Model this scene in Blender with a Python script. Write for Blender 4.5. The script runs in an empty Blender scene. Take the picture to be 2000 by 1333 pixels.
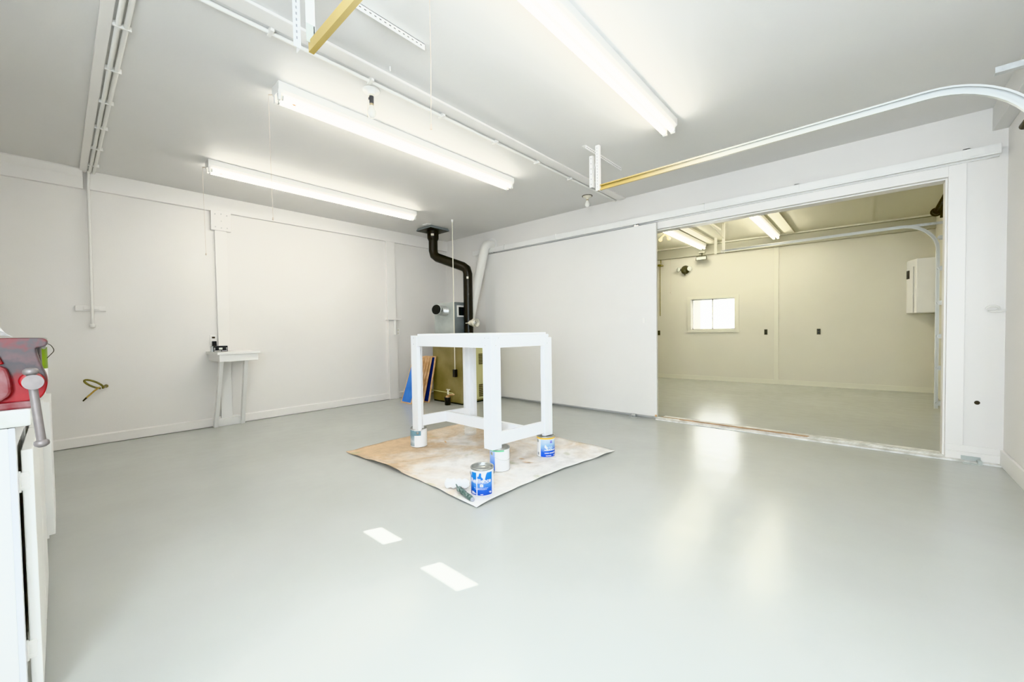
import bpy, bmesh, math, random
from mathutils import Vector, Matrix, noise
random.seed(7)
PI = math.pi
sc = bpy.context.scene
COL = sc.collection
XW, YW, XR, H = -6.22, 5.097, 0.835, 2.919
YF, HF = 9.60, 2.99
YB = -0.78

# ------------------------------------------------------------------ materials
def mat(name, col, rough=.6, metal=0, nscale=0, namt=0, bump=0, bscale=40, emit=None, estr=0, trans=0, spec=.5, coat=0):
    m = bpy.data.materials.new(name); m.use_nodes = True
    nt = m.node_tree; b = nt.nodes['Principled BSDF']
    b.inputs['Base Color'].default_value = (*col, 1)
    b.inputs['Roughness'].default_value = rough
    b.inputs['Metallic'].default_value = metal
    b.inputs['Specular IOR Level'].default_value = spec
    if coat: b.inputs['Coat Weight'].default_value = coat
    if trans: b.inputs['Transmission Weight'].default_value = trans
    if emit:
        b.inputs['Emission Color'].default_value = (*emit, 1); b.inputs['Emission Strength'].default_value = estr
    tc = nt.nodes.new('ShaderNodeTexCoord')
    if namt:
        n = nt.nodes.new('ShaderNodeTexNoise'); n.inputs['Scale'].default_value = nscale; n.inputs['Detail'].default_value = 5
        r = nt.nodes.new('ShaderNodeMapRange'); r.inputs[1].default_value = .3; r.inputs[2].default_value = .7
        r.inputs[3].default_value = 1 - namt; r.inputs[4].default_value = 1
        mx = nt.nodes.new('ShaderNodeVectorMath'); mx.operation = 'SCALE'; mx.inputs[0].default_value = col
        nt.links.new(tc.outputs['Object'], n.inputs['Vector']); nt.links.new(n.outputs['Fac'], r.inputs[0])
        nt.links.new(r.outputs[0], mx.inputs['Scale']); nt.links.new(mx.outputs[0], b.inputs['Base Color'])
    if bump:
        n = nt.nodes.new('ShaderNodeTexNoise'); n.inputs['Scale'].default_value = bscale; n.inputs['Detail'].default_value = 3
        bp = nt.nodes.new('ShaderNodeBump'); bp.inputs['Strength'].default_value = bump; bp.inputs['Distance'].default_value = .01
        nt.links.new(tc.outputs['Object'], n.inputs['Vector']); nt.links.new(n.outputs['Fac'], bp.inputs['Height'])
        nt.links.new(bp.outputs[0], b.inputs['Normal'])
    return m

def ramp_mat(name, stops, axis='Z', lo=0, hi=1, rough=.4, metal=0, noise_amt=0, nscale=8, space='Object'):
    """colour graded along an object axis, optionally broken up with noise"""
    m = bpy.data.materials.new(name); m.use_nodes = True
    nt = m.node_tree; b = nt.nodes['Principled BSDF']
    b.inputs['Roughness'].default_value = rough; b.inputs['Metallic'].default_value = metal
    tc = nt.nodes.new('ShaderNodeTexCoord'); s = nt.nodes.new('ShaderNodeSeparateXYZ')
    nt.links.new(tc.outputs[space], s.inputs[0])
    r = nt.nodes.new('ShaderNodeMapRange'); r.inputs[1].default_value = lo; r.inputs[2].default_value = hi
    nt.links.new(s.outputs[axis], r.inputs[0])
    src = r.outputs[0]
    if noise_amt:
        n = nt.nodes.new('ShaderNodeTexNoise'); n.inputs['Scale'].default_value = nscale; n.inputs['Detail'].default_value = 3
        nt.links.new(tc.outputs['Object'], n.inputs['Vector'])
        a = nt.nodes.new('ShaderNodeMath'); a.operation = 'MULTIPLY_ADD'; a.inputs[1].default_value = noise_amt
        nt.links.new(n.outputs['Fac'], a.inputs[0]); nt.links.new(src, a.inputs[2])
        c = nt.nodes.new('ShaderNodeMath'); c.operation = 'SUBTRACT'; c.inputs[1].default_value = noise_amt / 2
        nt.links.new(a.outputs[0], c.inputs[0]); src = c.outputs[0]
    cr = nt.nodes.new('ShaderNodeValToRGB'); e = cr.color_ramp.elements
    e[0].position, e[0].color = stops[0][0], (*stops[0][1], 1)
    e[1].position, e[1].color = stops[-1][0], (*stops[-1][1], 1)
    for p, c in stops[1:-1]:
        k = e.new(p); k.color = (*c, 1)
    nt.links.new(src, cr.inputs[0]); nt.links.new(cr.outputs[0], b.inputs['Base Color'])
    return m

def noise_mix(name, stops, scale, rough=.6, metal=0, detail=6, bump=0):
    m = bpy.data.materials.new(name); m.use_nodes = True
    nt = m.node_tree; b = nt.nodes['Principled BSDF']
    b.inputs['Roughness'].default_value = rough; b.inputs['Metallic'].default_value = metal
    tc = nt.nodes.new('ShaderNodeTexCoord')
    n = nt.nodes.new('ShaderNodeTexNoise'); n.inputs['Scale'].default_value = scale; n.inputs['Detail'].default_value = detail
    nt.links.new(tc.outputs['Object'], n.inputs['Vector'])
    cr = nt.nodes.new('ShaderNodeValToRGB'); e = cr.color_ramp.elements
    e[0].position, e[0].color = stops[0][0], (*stops[0][1], 1)
    e[1].position, e[1].color = stops[-1][0], (*stops[-1][1], 1)
    for p, c in stops[1:-1]:
        k = e.new(p); k.color = (*c, 1)
    nt.links.new(n.outputs['Fac'], cr.inputs[0]); nt.links.new(cr.outputs[0], b.inputs['Base Color'])
    if bump:
        bp = nt.nodes.new('ShaderNodeBump'); bp.inputs['Strength'].default_value = bump; bp.inputs['Distance'].default_value = .01
        nt.links.new(n.outputs['Fac'], bp.inputs['Height']); nt.links.new(bp.outputs[0], b.inputs['Normal'])
    return m

WALLC = (.732, .714, .688)
M = {}
M['wall'] = mat('wall_paint', WALLC, .55, nscale=1.3, namt=.03, bump=.05, bscale=90)
M['trimw'] = mat('wall_trim_paint', (.757, .739, .712), .45, bump=.03, bscale=60)
M['ceil'] = mat('ceiling_paint', (.675, .668, .65), .6, nscale=1, namt=.03, bump=.04, bscale=70)
M['wallfar'] = mat('far_wall_warm_light_tint', (.68, .655, .555), .6, nscale=1.3, namt=.03, bump=.05, bscale=90)  # near wall paint with the far room's warm light mixed into the colour
M['ceilfar'] = mat('far_ceiling_warm_light_tint', (.62, .60, .49), .6)  # ceiling yellowed for the same warm light
M['shadefar'] = mat('far_board_painted_shade', (.47, .455, .36), .6)  # darker colour paints the shade on the wall top board
M['trimfar'] = mat('far_trim_warm_light_tint', (.71, .69, .575), .5)  # trim colour carries the warm light tint too
M['doorw'] = mat('sliding_door_paint', (.72, .71, .69), .4, nscale=2, namt=.02)
M['white'] = mat('white_gloss_paint', (.84, .85, .87), .33, nscale=4, namt=.03)
M['whitew'] = mat('white_satin_paint', (.78, .775, .755), .45, nscale=6, namt=.03)
M['enamel'] = mat('white_enamel_metal', (.80, .79, .76), .35)
M['conduit'] = mat('painted_conduit', (.73, .72, .685), .4)
M['galv'] = mat('galvanised_steel', (.62, .64, .64), .38, .75, nscale=30, namt=.2)
M['galvp'] = mat('galvanised_sheet', (.47, .51, .49), .45, .35, nscale=9, namt=.15)
M['galvd'] = mat('dark_galvanised_sheet', (.27, .30, .31), .45, .3, nscale=9, namt=.15)
M['chrome'] = mat('bright_steel', (.75, .75, .74), .18, 1, nscale=40, namt=.1)
M['tin'] = mat('tin_lid', (.47, .48, .46), .3, .85, nscale=25, namt=.25)
M['flue'] = mat('black_stove_pipe', (.018, .016, .013), .38, .3, nscale=15, namt=.3)
M['black'] = mat('black_plastic', (.012, .012, .014), .35)
M['dark'] = mat('dark_void', (.01, .01, .01), .8)
M['olive'] = noise_mix('olive_furnace_enamel', [(.3, (.15, .118, .042)), (.7, (.26, .215, .10))], 3, .45)
M['oliveside'] = mat('yellowed_furnace_panel', (.55, .52, .25), .4)
M['grille'] = mat('furnace_grille', (.10, .08, .04), .5)
M['blue'] = noise_mix('blue_board_face', [(.3, (.03, .16, .62)), (.7, (.06, .24, .75))], 6, .5)
M['navy'] = mat('navy_board_face', (.008, .02, .14), .5)
M['wood'] = noise_mix('raw_wood', [(.3, (.50, .30, .15)), (.7, (.68, .46, .26))], 14, .7)
M['tube'] = mat('fluorescent_tube_glow', (.9, .9, .85), .5, emit=(1, .948, .86), estr=13.5)
M['tubefar'] = mat('far_fluorescent_tube_glow', (.9, .9, .8), .5, emit=(1, .95, .80), estr=19)
M['amber'] = mat('amber_tube_label', (.8, .38, .08), .5)
M['glass'] = mat('clear_glass', (.97, .98, .98), .03, trans=1, spec=.5)
M['jar'] = mat('clear_jar_glass', (.92, .93, .92), .08, coat=.5); M['jar'].node_tree.nodes['Principled BSDF'].inputs['Alpha'].default_value = .24
M['bulbg'] = mat('frosted_bulb', (.82, .80, .74), .12, coat=.5)
M['bulbneck'] = mat('bulb_neck_gilt', (.62, .52, .33), .25, .5)
M['bakelite'] = mat('dark_bakelite_socket', (.05, .05, .055), .35)
M['cord'] = mat('pull_cord_string', (.55, .46, .38), .8)
M['gold'] = ramp_mat('zinc_plated_rail', [(0, (.50, .36, .10)), (.18, (.60, .47, .20)), (.45, (.76, .74, .66)), (1, (.62, .64, .63))], 'X', 0.0, 2.3, .35, .35, space='Object')
M['railfar'] = mat('far_rail_steel', (.66, .67, .64), .35, .45)
M['hose'] = noise_mix('olive_hose', [(.3, (.10, .085, .02)), (.7, (.24, .20, .05))], 30, .4)
M['hoseend'] = mat('brass_hose_end', (.42, .28, .07), .35, .4)
M['concrete'] = mat('far_light_dark', (.06, .055, .03), .5)
M['lens'] = mat('flood_lens', (.72, .74, .66), .15)
M['yellowbulb'] = mat('yellow_lit_bulb', (.85, .75, .35), .3, emit=(1, .85, .4), estr=.8)
M['cream'] = mat('cream_enamel', (.66, .63, .52), .35)
M['brick'] = mat('raw_wood_threshold', (.52, .33, .19), .7, nscale=20, namt=.4)
M['sill'] = noise_mix('worn_white_sill', [(.35, (.50, .50, .46)), (.6, (.80, .80, .78))], 9, .5)
M['red'] = noise_mix('worn_red_vise_enamel', [(.36, (.36, .004, .008)), (.48, (.30, .008, .010)), (.60, (.16, .03, .028)), (.72, (.10, .07, .07))], 16, .5, .0, 8, .15)
M['redw'] = ramp_mat('vise_body', [(0, (.27, .002, .004)), (.30, (.24, .004, .006)), (.42, (.12, .018, .016)), (.50, (.06, .042, .042)), (.62, (.045, .038, .040)), (.72, (.09, .05, .05)), (.88, (.055, .045, .046)), (1, (.13, .025, .025))], 'Z', .0, .205, .5, .0, .7, 26, space='Object')
M['pinkbase'] = noise_mix('scuffed_vise_base', [(.38, (.15, .010, .012)), (.55, (.22, .10, .10)), (.68, (.09, .05, .045))], 12, .45)
M['visesteel'] = mat('worn_handle_steel', (.21, .185, .175), .45, .35, nscale=30, namt=.2)
M['paper'] = mat('crumpled_white_paper', (.86, .86, .87), .7, bump=.2, bscale=15)
M['lime'] = mat('lime_green_label', (.19, .31, .015), .35, nscale=20, namt=.25)
M['canw'] = mat('white_can_paint', (.83, .83, .84), .3, nscale=18, namt=.05)
M['glossw'] = mat('wet_white_drip', (.90, .90, .91), .2)
M['lblue'] = ramp_mat('blue_paint_label', [(0, (.008, .04, .36)), (.25, (.008, .09, .50)), (.42, (.06, .26, .70)), (.6, (.005, .16, .58)), (1, (.0, .22, .64))], 'Z', 0, .19, .3, 0, .35, 14)
M['l200'] = ramp_mat('sky_blue_label', [(0, (.005, .06, .55)), (.30, (.01, .10, .62)), (.55, (.30, .52, .74)), (.8, (.60, .72, .86)), (1, (.82, .86, .92))], 'Z', 0, .19, .3, 0, .35, 16)
M['lfade'] = ramp_mat('fading_blue_label', [(0, (.02, .12, .70)), (.3, (.05, .22, .78)), (.7, (.35, .52, .88)), (1, (.62, .70, .9))], 'Z', 0, .19, .3, 0, .1)
M['lteal'] = ramp_mat('grey_teal_label', [(0, (.20, .30, .36)), (.35, (.55, .62, .66)), (.6, (.16, .30, .38)), (1, (.20, .36, .44))], 'Z', 0, .19, .35, 0, .4, 20)
M['green'] = mat('green_lid_ring', (.16, .50, .28), .4)
M['yellow'] = mat('yellow_lid_ring', (.92, .55, .03), .4)
M['purple'] = mat('purple_logo', (.10, .09, .62), .4)
M['ink'] = mat('grey_print', (.35, .36, .40), .5)
M['palebl'] = mat('pale_blue_print', (.62, .78, .84), .4)
M['grip'] = noise_mix('green_grey_roller_grip', [(.35, (.02, .06, .05)), (.55, (.10, .16, .14)), (.7, (.30, .34, .34))], 45, .45)
M['yelltag'] = mat('yellow_warning_tag', (.42, .38, .02), .5)
M['flap'] = mat('cabinet_door_paint', (.77, .765, .74), .4)
M['spring'] = mat('dark_torsion_spring', (.035, .025, .012), .5, .4)
M['screw'] = mat('screw_head_grey', (.45, .45, .44), .4, .4)
M['hole'] = mat('punched_hole_shadow', (.30, .30, .30), .8)
M['holel'] = mat('punched_hole_dark', (.16, .16, .15), .8)
M['glowpane'] = mat('added_glow_pane', (.8, .85, .9), .4, emit=(.79, .895, 1), estr=5)  # emissive opaque pane, added for daylight from behind and to stop the sun
M['sky'] = mat('overcast_daylight', (1, 1, 1), 1, emit=(.93, .96, 1), estr=3.5)

# glossy painted floor
def floor_mat():
    m = bpy.data.materials.new('grey_epoxy_floor'); m.use_nodes = True
    nt = m.node_tree; b = nt.nodes['Principled BSDF']; L = nt.links.new
    tc = nt.nodes.new('ShaderNodeTexCoord')
    n = nt.nodes.new('ShaderNodeTexNoise'); n.inputs['Scale'].default_value = .9; n.inputs['Detail'].default_value = 5
    cr = nt.nodes.new('ShaderNodeValToRGB'); e = cr.color_ramp.elements
    e[0].position = .3; e[0].color = (.40, .412, .388, 1); e[1].position = .7; e[1].color = (.445, .458, .436, 1)
    L(tc.outputs['Object'], n.inputs['Vector']); L(n.outputs['Fac'], cr.inputs[0])
    # small specks of grit
    v = nt.nodes.new('ShaderNodeTexVoronoi'); v.inputs['Scale'].default_value = 3.2; v.inputs['Randomness'].default_value = 1
    L(tc.outputs['Object'], v.inputs['Vector'])
    lt = nt.nodes.new('ShaderNodeMath'); lt.operation = 'LESS_THAN'; lt.inputs[1].default_value = .018
    L(v.outputs['Distance'], lt.inputs[0])
    sep = nt.nodes.new('ShaderNodeSeparateColor'); L(v.outputs['Color'], sep.inputs[0])
    gt = nt.nodes.new('ShaderNodeMath'); gt.operation = 'GREATER_THAN'; gt.inputs[1].default_value = .62
    L(sep.outputs[0], gt.inputs[0])
    mu = nt.nodes.new('ShaderNodeMath'); mu.operation = 'MULTIPLY'; L(lt.outputs[0], mu.inputs[0]); L(gt.outputs[0], mu.inputs[1])
    mix = nt.nodes.new('ShaderNodeMix'); mix.data_type = 'RGBA'
    L(mu.outputs[0], mix.inputs[0]); L(cr.outputs[0], mix.inputs[6]); mix.inputs[7].default_value = (.14, .13, .10, 1)
    L(mix.outputs[2], b.inputs['Base Color'])
    n2 = nt.nodes.new('ShaderNodeTexNoise'); n2.inputs['Scale'].default_value = 7; n2.inputs['Detail'].default_value = 6
    L(tc.outputs['Object'], n2.inputs['Vector'])
    mr = nt.nodes.new('ShaderNodeMapRange'); mr.inputs[3].default_value = .17; mr.inputs[4].default_value = .30
    L(n2.outputs['Fac'], mr.inputs[0]); L(mr.outputs[0], b.inputs['Roughness'])
    n3 = nt.nodes.new('ShaderNodeTexNoise'); n3.inputs['Scale'].default_value = 5; n3.inputs['Detail'].default_value = 2
    L(tc.outputs['Object'], n3.inputs['Vector'])
    bp = nt.nodes.new('ShaderNodeBump'); bp.inputs['Strength'].default_value = .10; bp.inputs['Distance'].default_value = .02
    L(n3.outputs['Fac'], bp.inputs['Height']); L(bp.outputs[0], b.inputs['Normal'])
    b.inputs['Specular IOR Level'].default_value = .36
    return m
M['floor'] = floor_mat()

# painter's paper: tan with white overspray and a few green smudges
def sheet_mat():
    m = bpy.data.materials.new('paint_splashed_masking_paper'); m.use_nodes = True
    nt = m.node_tree; b = nt.nodes['Principled BSDF']; L = nt.links.new
    b.inputs['Roughness'].default_value = .75
    tc = nt.nodes.new('ShaderNodeTexCoord'); s = nt.nodes.new('ShaderNodeSeparateXYZ'); L(tc.outputs['Object'], s.inputs[0])
    n = nt.nodes.new('ShaderNodeTexNoise'); n.inputs['Scale'].default_value = 1.7; n.inputs['Detail'].default_value = 7; n.inputs['Roughness'].default_value = .62
    n.inputs['Distortion'].default_value = .5
    L(tc.outputs['Object'], n.inputs['Vector'])
    # more white paint towards the camera corner
    a = nt.nodes.new('ShaderNodeMath'); a.operation = 'MULTIPLY_ADD'; a.inputs[1].default_value = .17; L(s.outputs[0], a.inputs[0]); L(n.outputs['Fac'], a.inputs[2])
    cr = nt.nodes.new('ShaderNodeValToRGB'); e = cr.color_ramp.elements
    e[0].position = .36; e[0].color = (.58, .42, .27, 1); e[1].position = .64; e[1].color = (.83, .815, .80, 1)
    k = e.new(.44); k.color = (.66, .55, .43, 1); k = e.new(.52); k.color = (.74, .69, .64, 1)
    L(a.outputs[0], cr.inputs[0])
    n2 = nt.nodes.new('ShaderNodeTexNoise'); n2.inputs['Scale'].default_value = 3.1; n2.inputs['Detail'].default_value = 4
    L(tc.outputs['Object'], n2.inputs['Vector'])
    g = nt.nodes.new('ShaderNodeValToRGB'); g.color_ramp.elements[0].position = .63; g.color_ramp.elements[1].position = .74
    g.color_ramp.elements[1].color = (.75, .75, .75, 1); L(n2.outputs['Fac'], g.inputs[0])
    mix = nt.nodes.new('ShaderNodeMix'); mix.data_type = 'RGBA'; L(g.outputs[0], mix.inputs[0]); L(cr.outputs[0], mix.inputs[6]); mix.inputs[7].default_value = (.40, .42, .24, 1)
    L(mix.outputs[2], b.inputs['Base Color'])
    n4 = nt.nodes.new('ShaderNodeTexNoise'); n4.inputs['Scale'].default_value = 9; n4.inputs['Detail'].default_value = 8; n4.inputs['Roughness'].default_value = .7
    L(tc.outputs['Object'], n4.inputs['Vector'])
    m4 = nt.nodes.new('ShaderNodeMapRange'); m4.inputs[1].default_value = .35; m4.inputs[2].default_value = .65; m4.inputs[3].default_value = .80; m4.inputs[4].default_value = 1.02; L(n4.outputs['Fac'], m4.inputs[0])
    # fold lines of the unfolded paper
    fold = None
    for ax_, off_ in ((0, .31), (1, .24)):
        d1 = nt.nodes.new('ShaderNodeMath'); d1.operation = 'SUBTRACT'; d1.inputs[1].default_value = off_; L(s.outputs[ax_], d1.inputs[0])
        d2 = nt.nodes.new('ShaderNodeMath'); d2.operation = 'ABSOLUTE'; L(d1.outputs[0], d2.inputs[0])
        d3 = nt.nodes.new('ShaderNodeMath'); d3.operation = 'LESS_THAN'; d3.inputs[1].default_value = .004; L(d2.outputs[0], d3.inputs[0])
        if fold is None: fold = d3
        else:
            d4 = nt.nodes.new('ShaderNodeMath'); d4.operation = 'MAXIMUM'; L(fold.outputs[0], d4.inputs[0]); L(d3.outputs[0], d4.inputs[1]); fold = d4
    f2 = nt.nodes.new('ShaderNodeMath'); f2.operation = 'MULTIPLY_ADD'; f2.inputs[1].default_value = -.10; L(fold.outputs[0], f2.inputs[0]); L(m4.outputs[0], f2.inputs[2])
    sc_ = nt.nodes.new('ShaderNodeVectorMath'); sc_.operation = 'SCALE'; L(mix.outputs[2], sc_.inputs[0]); L(f2.outputs[0], sc_.inputs['Scale'])
    L(sc_.outputs[0], b.inputs['Base Color'])
    bp = nt.nodes.new('ShaderNodeBump'); bp.inputs['Strength'].default_value = .25; bp.inputs['Distance'].default_value = .02
    L(n.outputs['Fac'], bp.inputs['Height']); L(bp.outputs[0], b.inputs['Normal'])
    return m
M['sheet'] = sheet_mat()

# ------------------------------------------------------------------ mesh builder
ORG = {}
class MB:
    def __init__(s): s.v = []; s.f = []; s.m = []; s.sm = []
    def add(s, vs, fs, mi=0, smooth=False):
        o = len(s.v); s.v += [tuple(v) for v in vs]
        for f in fs: s.f.append([i + o for i in f]); s.m.append(mi); s.sm.append(smooth)
        return s
    def box(s, x0, x1, y0, y1, z0, z1, mi=0):
        vs = [(x, y, z) for x in (x0, x1) for y in (y0, y1) for z in (z0, z1)]
        return s.add(vs, [(0, 1, 3, 2), (4, 6, 7, 5), (0, 4, 5, 1), (2, 3, 7, 6), (0, 2, 6, 4), (1, 5, 7, 3)], mi)
    def hexa(s, bot, top, mi=0):
        """8 corner solid: bot 4 pts ccw, top 4 pts ccw"""
        return s.add(list(bot) + list(top), [(3, 2, 1, 0), (4, 5, 6, 7), (0, 1, 5, 4), (1, 2, 6, 5), (2, 3, 7, 6), (3, 0, 4, 7)], mi)
    def beam(s, p0, p1, w, t, up=(0, 0, 1), mi=0):
        p0 = Vector(p0); p1 = Vector(p1); d = (p1 - p0).normalized(); up = Vector(up)
        a = d.cross(up).normalized(); b = a.cross(d).normalized()
        c = lambda p: [p + a * w / 2 * i + b * t / 2 * j for i, j in ((-1, -1), (1, -1), (1, 1), (-1, 1))]
        return s.hexa(c(p0), c(p1), mi)
    def cyl(s, p0, p1, r0, r1=None, n=20, mi=0, caps=True, smooth=True):
        if r1 is None: r1 = r0
        p0 = Vector(p0); p1 = Vector(p1); d = (p1 - p0).normalized()
        a = d.orthogonal().normalized(); b = d.cross(a)
        vs = []
        for p, r in ((p0, r0), (p1, r1)):
            vs += [p + (a * math.cos(2 * PI * i / n) + b * math.sin(2 * PI * i / n)) * r for i in range(n)]
        s.add(vs, [(i, (i + 1) % n, n + (i + 1) % n, n + i) for i in range(n)], mi, smooth)
        if caps:
            s.add(vs[:n], [tuple(range(n))[::-1]], mi); s.add(vs[n:], [tuple(range(n))], mi)
        return s
    def tube(s, pts, r, n=12, mi=0, caps=True, radii=None):
        pts = [Vector(p) for p in pts]; N = len(pts); rings = []
        t0 = (pts[1] - pts[0]).normalized(); a = t0.orthogonal().normalized()
        for i, p in enumerate(pts):
            t = (pts[min(i + 1, N - 1)] - pts[max(i - 1, 0)]).normalized()
            a = (a - t * a.dot(t)).normalized(); b = t.cross(a)
            rr = radii[i] if radii else r
            rings.append([p + (a * math.cos(2 * PI * k / n) + b * math.sin(2 * PI * k / n)) * rr for k in range(n)])
        vs = [v for q in rings for v in q]
        s.add(vs, [(i * n + k, i * n + (k + 1) % n, (i + 1) * n + (k + 1) % n, (i + 1) * n + k) for i in range(N - 1) for k in range(n)], mi, True)
        if caps: s.add(rings[0], [tuple(range(n))[::-1]], mi); s.add(rings[-1], [tuple(range(n))], mi)
        return s
    def lathe(s, prof, base, axis=(0, 0, 1), n=32, mi=0, smooth=True):
        base = Vector(base); d = Vector(axis).normalized(); a = d.orthogonal().normalized()
        if abs(d.z) > .99: a = Vector((1, 0, 0))
        b = d.cross(a); vs = []
        for r, h in prof: vs += [base + d * h + (a * math.cos(2 * PI * i / n) + b * math.sin(2 * PI * i / n)) * max(r, 1e-5) for i in range(n)]
        s.add(vs, [(k * n + i, k * n + (i + 1) % n, (k + 1) * n + (i + 1) % n, (k + 1) * n + i) for k in range(len(prof) - 1) for i in range(n)], mi, smooth)
        return s
    def prism(s, poly, f0, f1, mi=0):
        """poly: list of 2d; f0/f1 map 2d->3d for the two caps"""
        n = len(poly); vs = [f0(p) for p in poly] + [f1(p) for p in poly]
        return s.add(vs, [tuple(range(n))[::-1], tuple(range(n, 2 * n))] + [(i, (i + 1) % n, n + (i + 1) % n, n + i) for i in range(n)], mi)
    def sweep(s, path, prof, bdir=(0, 1, 0), mi=0):
        """closed 2d profile (a along in-plane normal, b along bdir) swept on a planar path"""
        path = [Vector(p) for p in path]; B = Vector(bdir); n = len(prof); N = len(path); vs = []
        for i, p in enumerate(path):
            t = (path[min(i + 1, N - 1)] - path[max(i - 1, 0)]).normalized(); A = t.cross(B).normalized()
            vs += [p + A * a + B * b for a, b in prof]
        s.add(vs, [(i * n + k, i * n + (k + 1) % n, (i + 1) * n + (k + 1) % n, (i + 1) * n + k) for i in range(N - 1) for k in range(n)], mi)
        s.add(vs[:n], [tuple(range(n))[::-1]], mi); s.add(vs[-n:], [tuple(range(n))], mi)
        return s
    def patch(s, c, R, t0, t1, zlo, zhi, n=14, mi=0, k=1):
        """piece of a cylinder wall about c between angles t0..t1; zlo/zhi numbers or functions of u in 0..1"""
        fl = zlo if callable(zlo) else (lambda u: zlo); fh = zhi if callable(zhi) else (lambda u: zhi)
        vs = []
        for i in range(n + 1):
            u = i / n; t = t0 + (t1 - t0) * u; x = c[0] + R * math.cos(t); y = c[1] + R * math.sin(t)
            vs += [(x, y, c[2] + fl(u)), (x, y, c[2] + fh(u))]
        return s.add(vs, [(2 * i, 2 * i + 2, 2 * i + 3, 2 * i + 1) for i in range(n)], mi, True)
    def build(s, name, mats, parent=None, loc=None, bevel=0, seg=2):
        org = Vector(ORG[parent.name]) if parent else Vector(loc if loc else (0, 0, 0))
        me = bpy.data.meshes.new(name); me.from_pydata([tuple(Vector(v) - org) for v in s.v], [], s.f)
        if not isinstance(mats, (list, tuple)): mats = [mats]
        for m in mats: me.materials.append(m)
        for p, mi, sm in zip(me.polygons, s.m, s.sm): p.material_index = mi; p.use_smooth = sm
        bm = bmesh.new(); bm.from_mesh(me)
        bmesh.ops.recalc_face_normals(bm, faces=bm.faces)
        bm.to_mesh(me); bm.free()
        o = bpy.data.objects.new(name, me); COL.objects.link(o)
        if parent: o.parent = parent
        else: o.location = org
        ORG[o.name] = tuple(org)
        if bevel:
            b = o.modifiers.new('Bevel', 'BEVEL'); b.width = bevel; b.segments = seg; b.limit_method = 'ANGLE'; b.angle_limit = .7
        return o

def tag(o, label=None, cat=None, group=None, kind=None):
    if label: o['label'] = label
    if cat: o['category'] = cat
    if group: o['group'] = group
    if kind: o['kind'] = kind
    return o
def thing(name, loc, label, cat, group=None):
    o = bpy.data.objects.new(name, None); COL.objects.link(o); o.location = loc; o.empty_display_size = .1
    ORG[o.name] = tuple(loc); return tag(o, label, cat, group)
def struct(mb, name, m, label, cat, bevel=0, loc=(0, 0, 0), parent=None):
    o = mb.build(name, m, parent, None if parent else loc, bevel)
    if not parent: tag(o, label, cat, None, 'structure')
    return o
def dup(root, delta, label):
    r = root.copy(); COL.objects.link(r); r.location = Vector(root.location) + Vector(delta); r['label'] = label
    ORG[r.name] = tuple(Vector(ORG[root.name]) + Vector(delta))
    for ch in list(root.children):
        c = ch.copy(); COL.objects.link(c); c.parent = r
        for g in list(ch.children):
            d = g.copy(); COL.objects.link(d); d.parent = c
    return r

# ------------------------------------------------------------------ the setting
yf = lambda x: 9.60 + .075 * (x + 1.4)           # far wall runs slightly off square
struct(MB().box(XW - .1, XR + .1, YB - .1, 10.2, -.12, 0), 'floor', M['floor'], 'glossy grey painted concrete floor', 'floor')
struct(MB().box(XW - .1, XR + .1, YB - .1, YW + .1, H, H + .12), 'ceiling', M['ceil'], 'flat pale grey painted ceiling of the near room', 'ceiling')
struct(MB().box(XW - .1, XR + .1, YW + .1, 10.2, HF, HF + .12), 'ceiling', M['ceilfar'], 'warm light tinted ceiling of the room beyond the opening', 'ceiling')
struct(MB().box(XW - .12, XW, YB - .1, YW + .1, 0, H), 'wall_left', M['wall'], 'long plain off white wall on the left', 'wall')
struct(MB().box(XR, XR + .12, YB - .1, YW + .1, 0, H), 'wall_right', M['wall'], 'off white wall at the right edge', 'wall')
# partition wall with the wide opening
OX0, OX1, OZ = -2.10, .508, 2.425
w = MB().box(XW, OX0, YW, YW + .16, 0, HF).box(OX1, XR, YW, YW + .16, 0, HF).box(OX0, OX1, YW, YW + .16, OZ, HF)
struct(w, 'wall_partition', M['wall'], 'off white partition wall with a wide opening', 'wall')
struct(MB().prism([(XW - .1, yf(XW - .1)), (-3.0, yf(-3.0)), (-3.0, 10.2), (XW - .1, 10.2)], lambda p: (p[0], p[1], 0), lambda p: (p[0], p[1], HF))
       .prism([(-2.10, yf(-2.10)), (XR + .1, yf(XR + .1)), (XR + .1, 10.2), (-2.10, 10.2)], lambda p: (p[0], p[1], 0), lambda p: (p[0], p[1], HF))
       .prism([(-3.0, yf(-3.0)), (-2.10, yf(-2.10)), (-2.10, 10.2), (-3.0, 10.2)], lambda p: (p[0], p[1], 0), lambda p: (p[0], p[1], 1.12))
       .prism([(-3.0, yf(-3.0)), (-2.10, yf(-2.10)), (-2.10, 10.2), (-3.0, 10.2)], lambda p: (p[0], p[1], 1.80), lambda p: (p[0], p[1], HF)),
       'wall_far', M['wallfar'], 'warm light tinted back wall of the room beyond the opening', 'wall')
struct(MB().box(XW - .12, XW, YW + .16, 10.2, 0, HF), 'wall_far_left', M['wallfar'], 'warm light tinted left wall of the far room', 'wall')
struct(MB().box(XR, XR + .12, YW + .1, 10.2, 0, HF), 'wall_far_right', M['wallfar'], 'warm light tinted right wall of the far room', 'wall')
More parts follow.
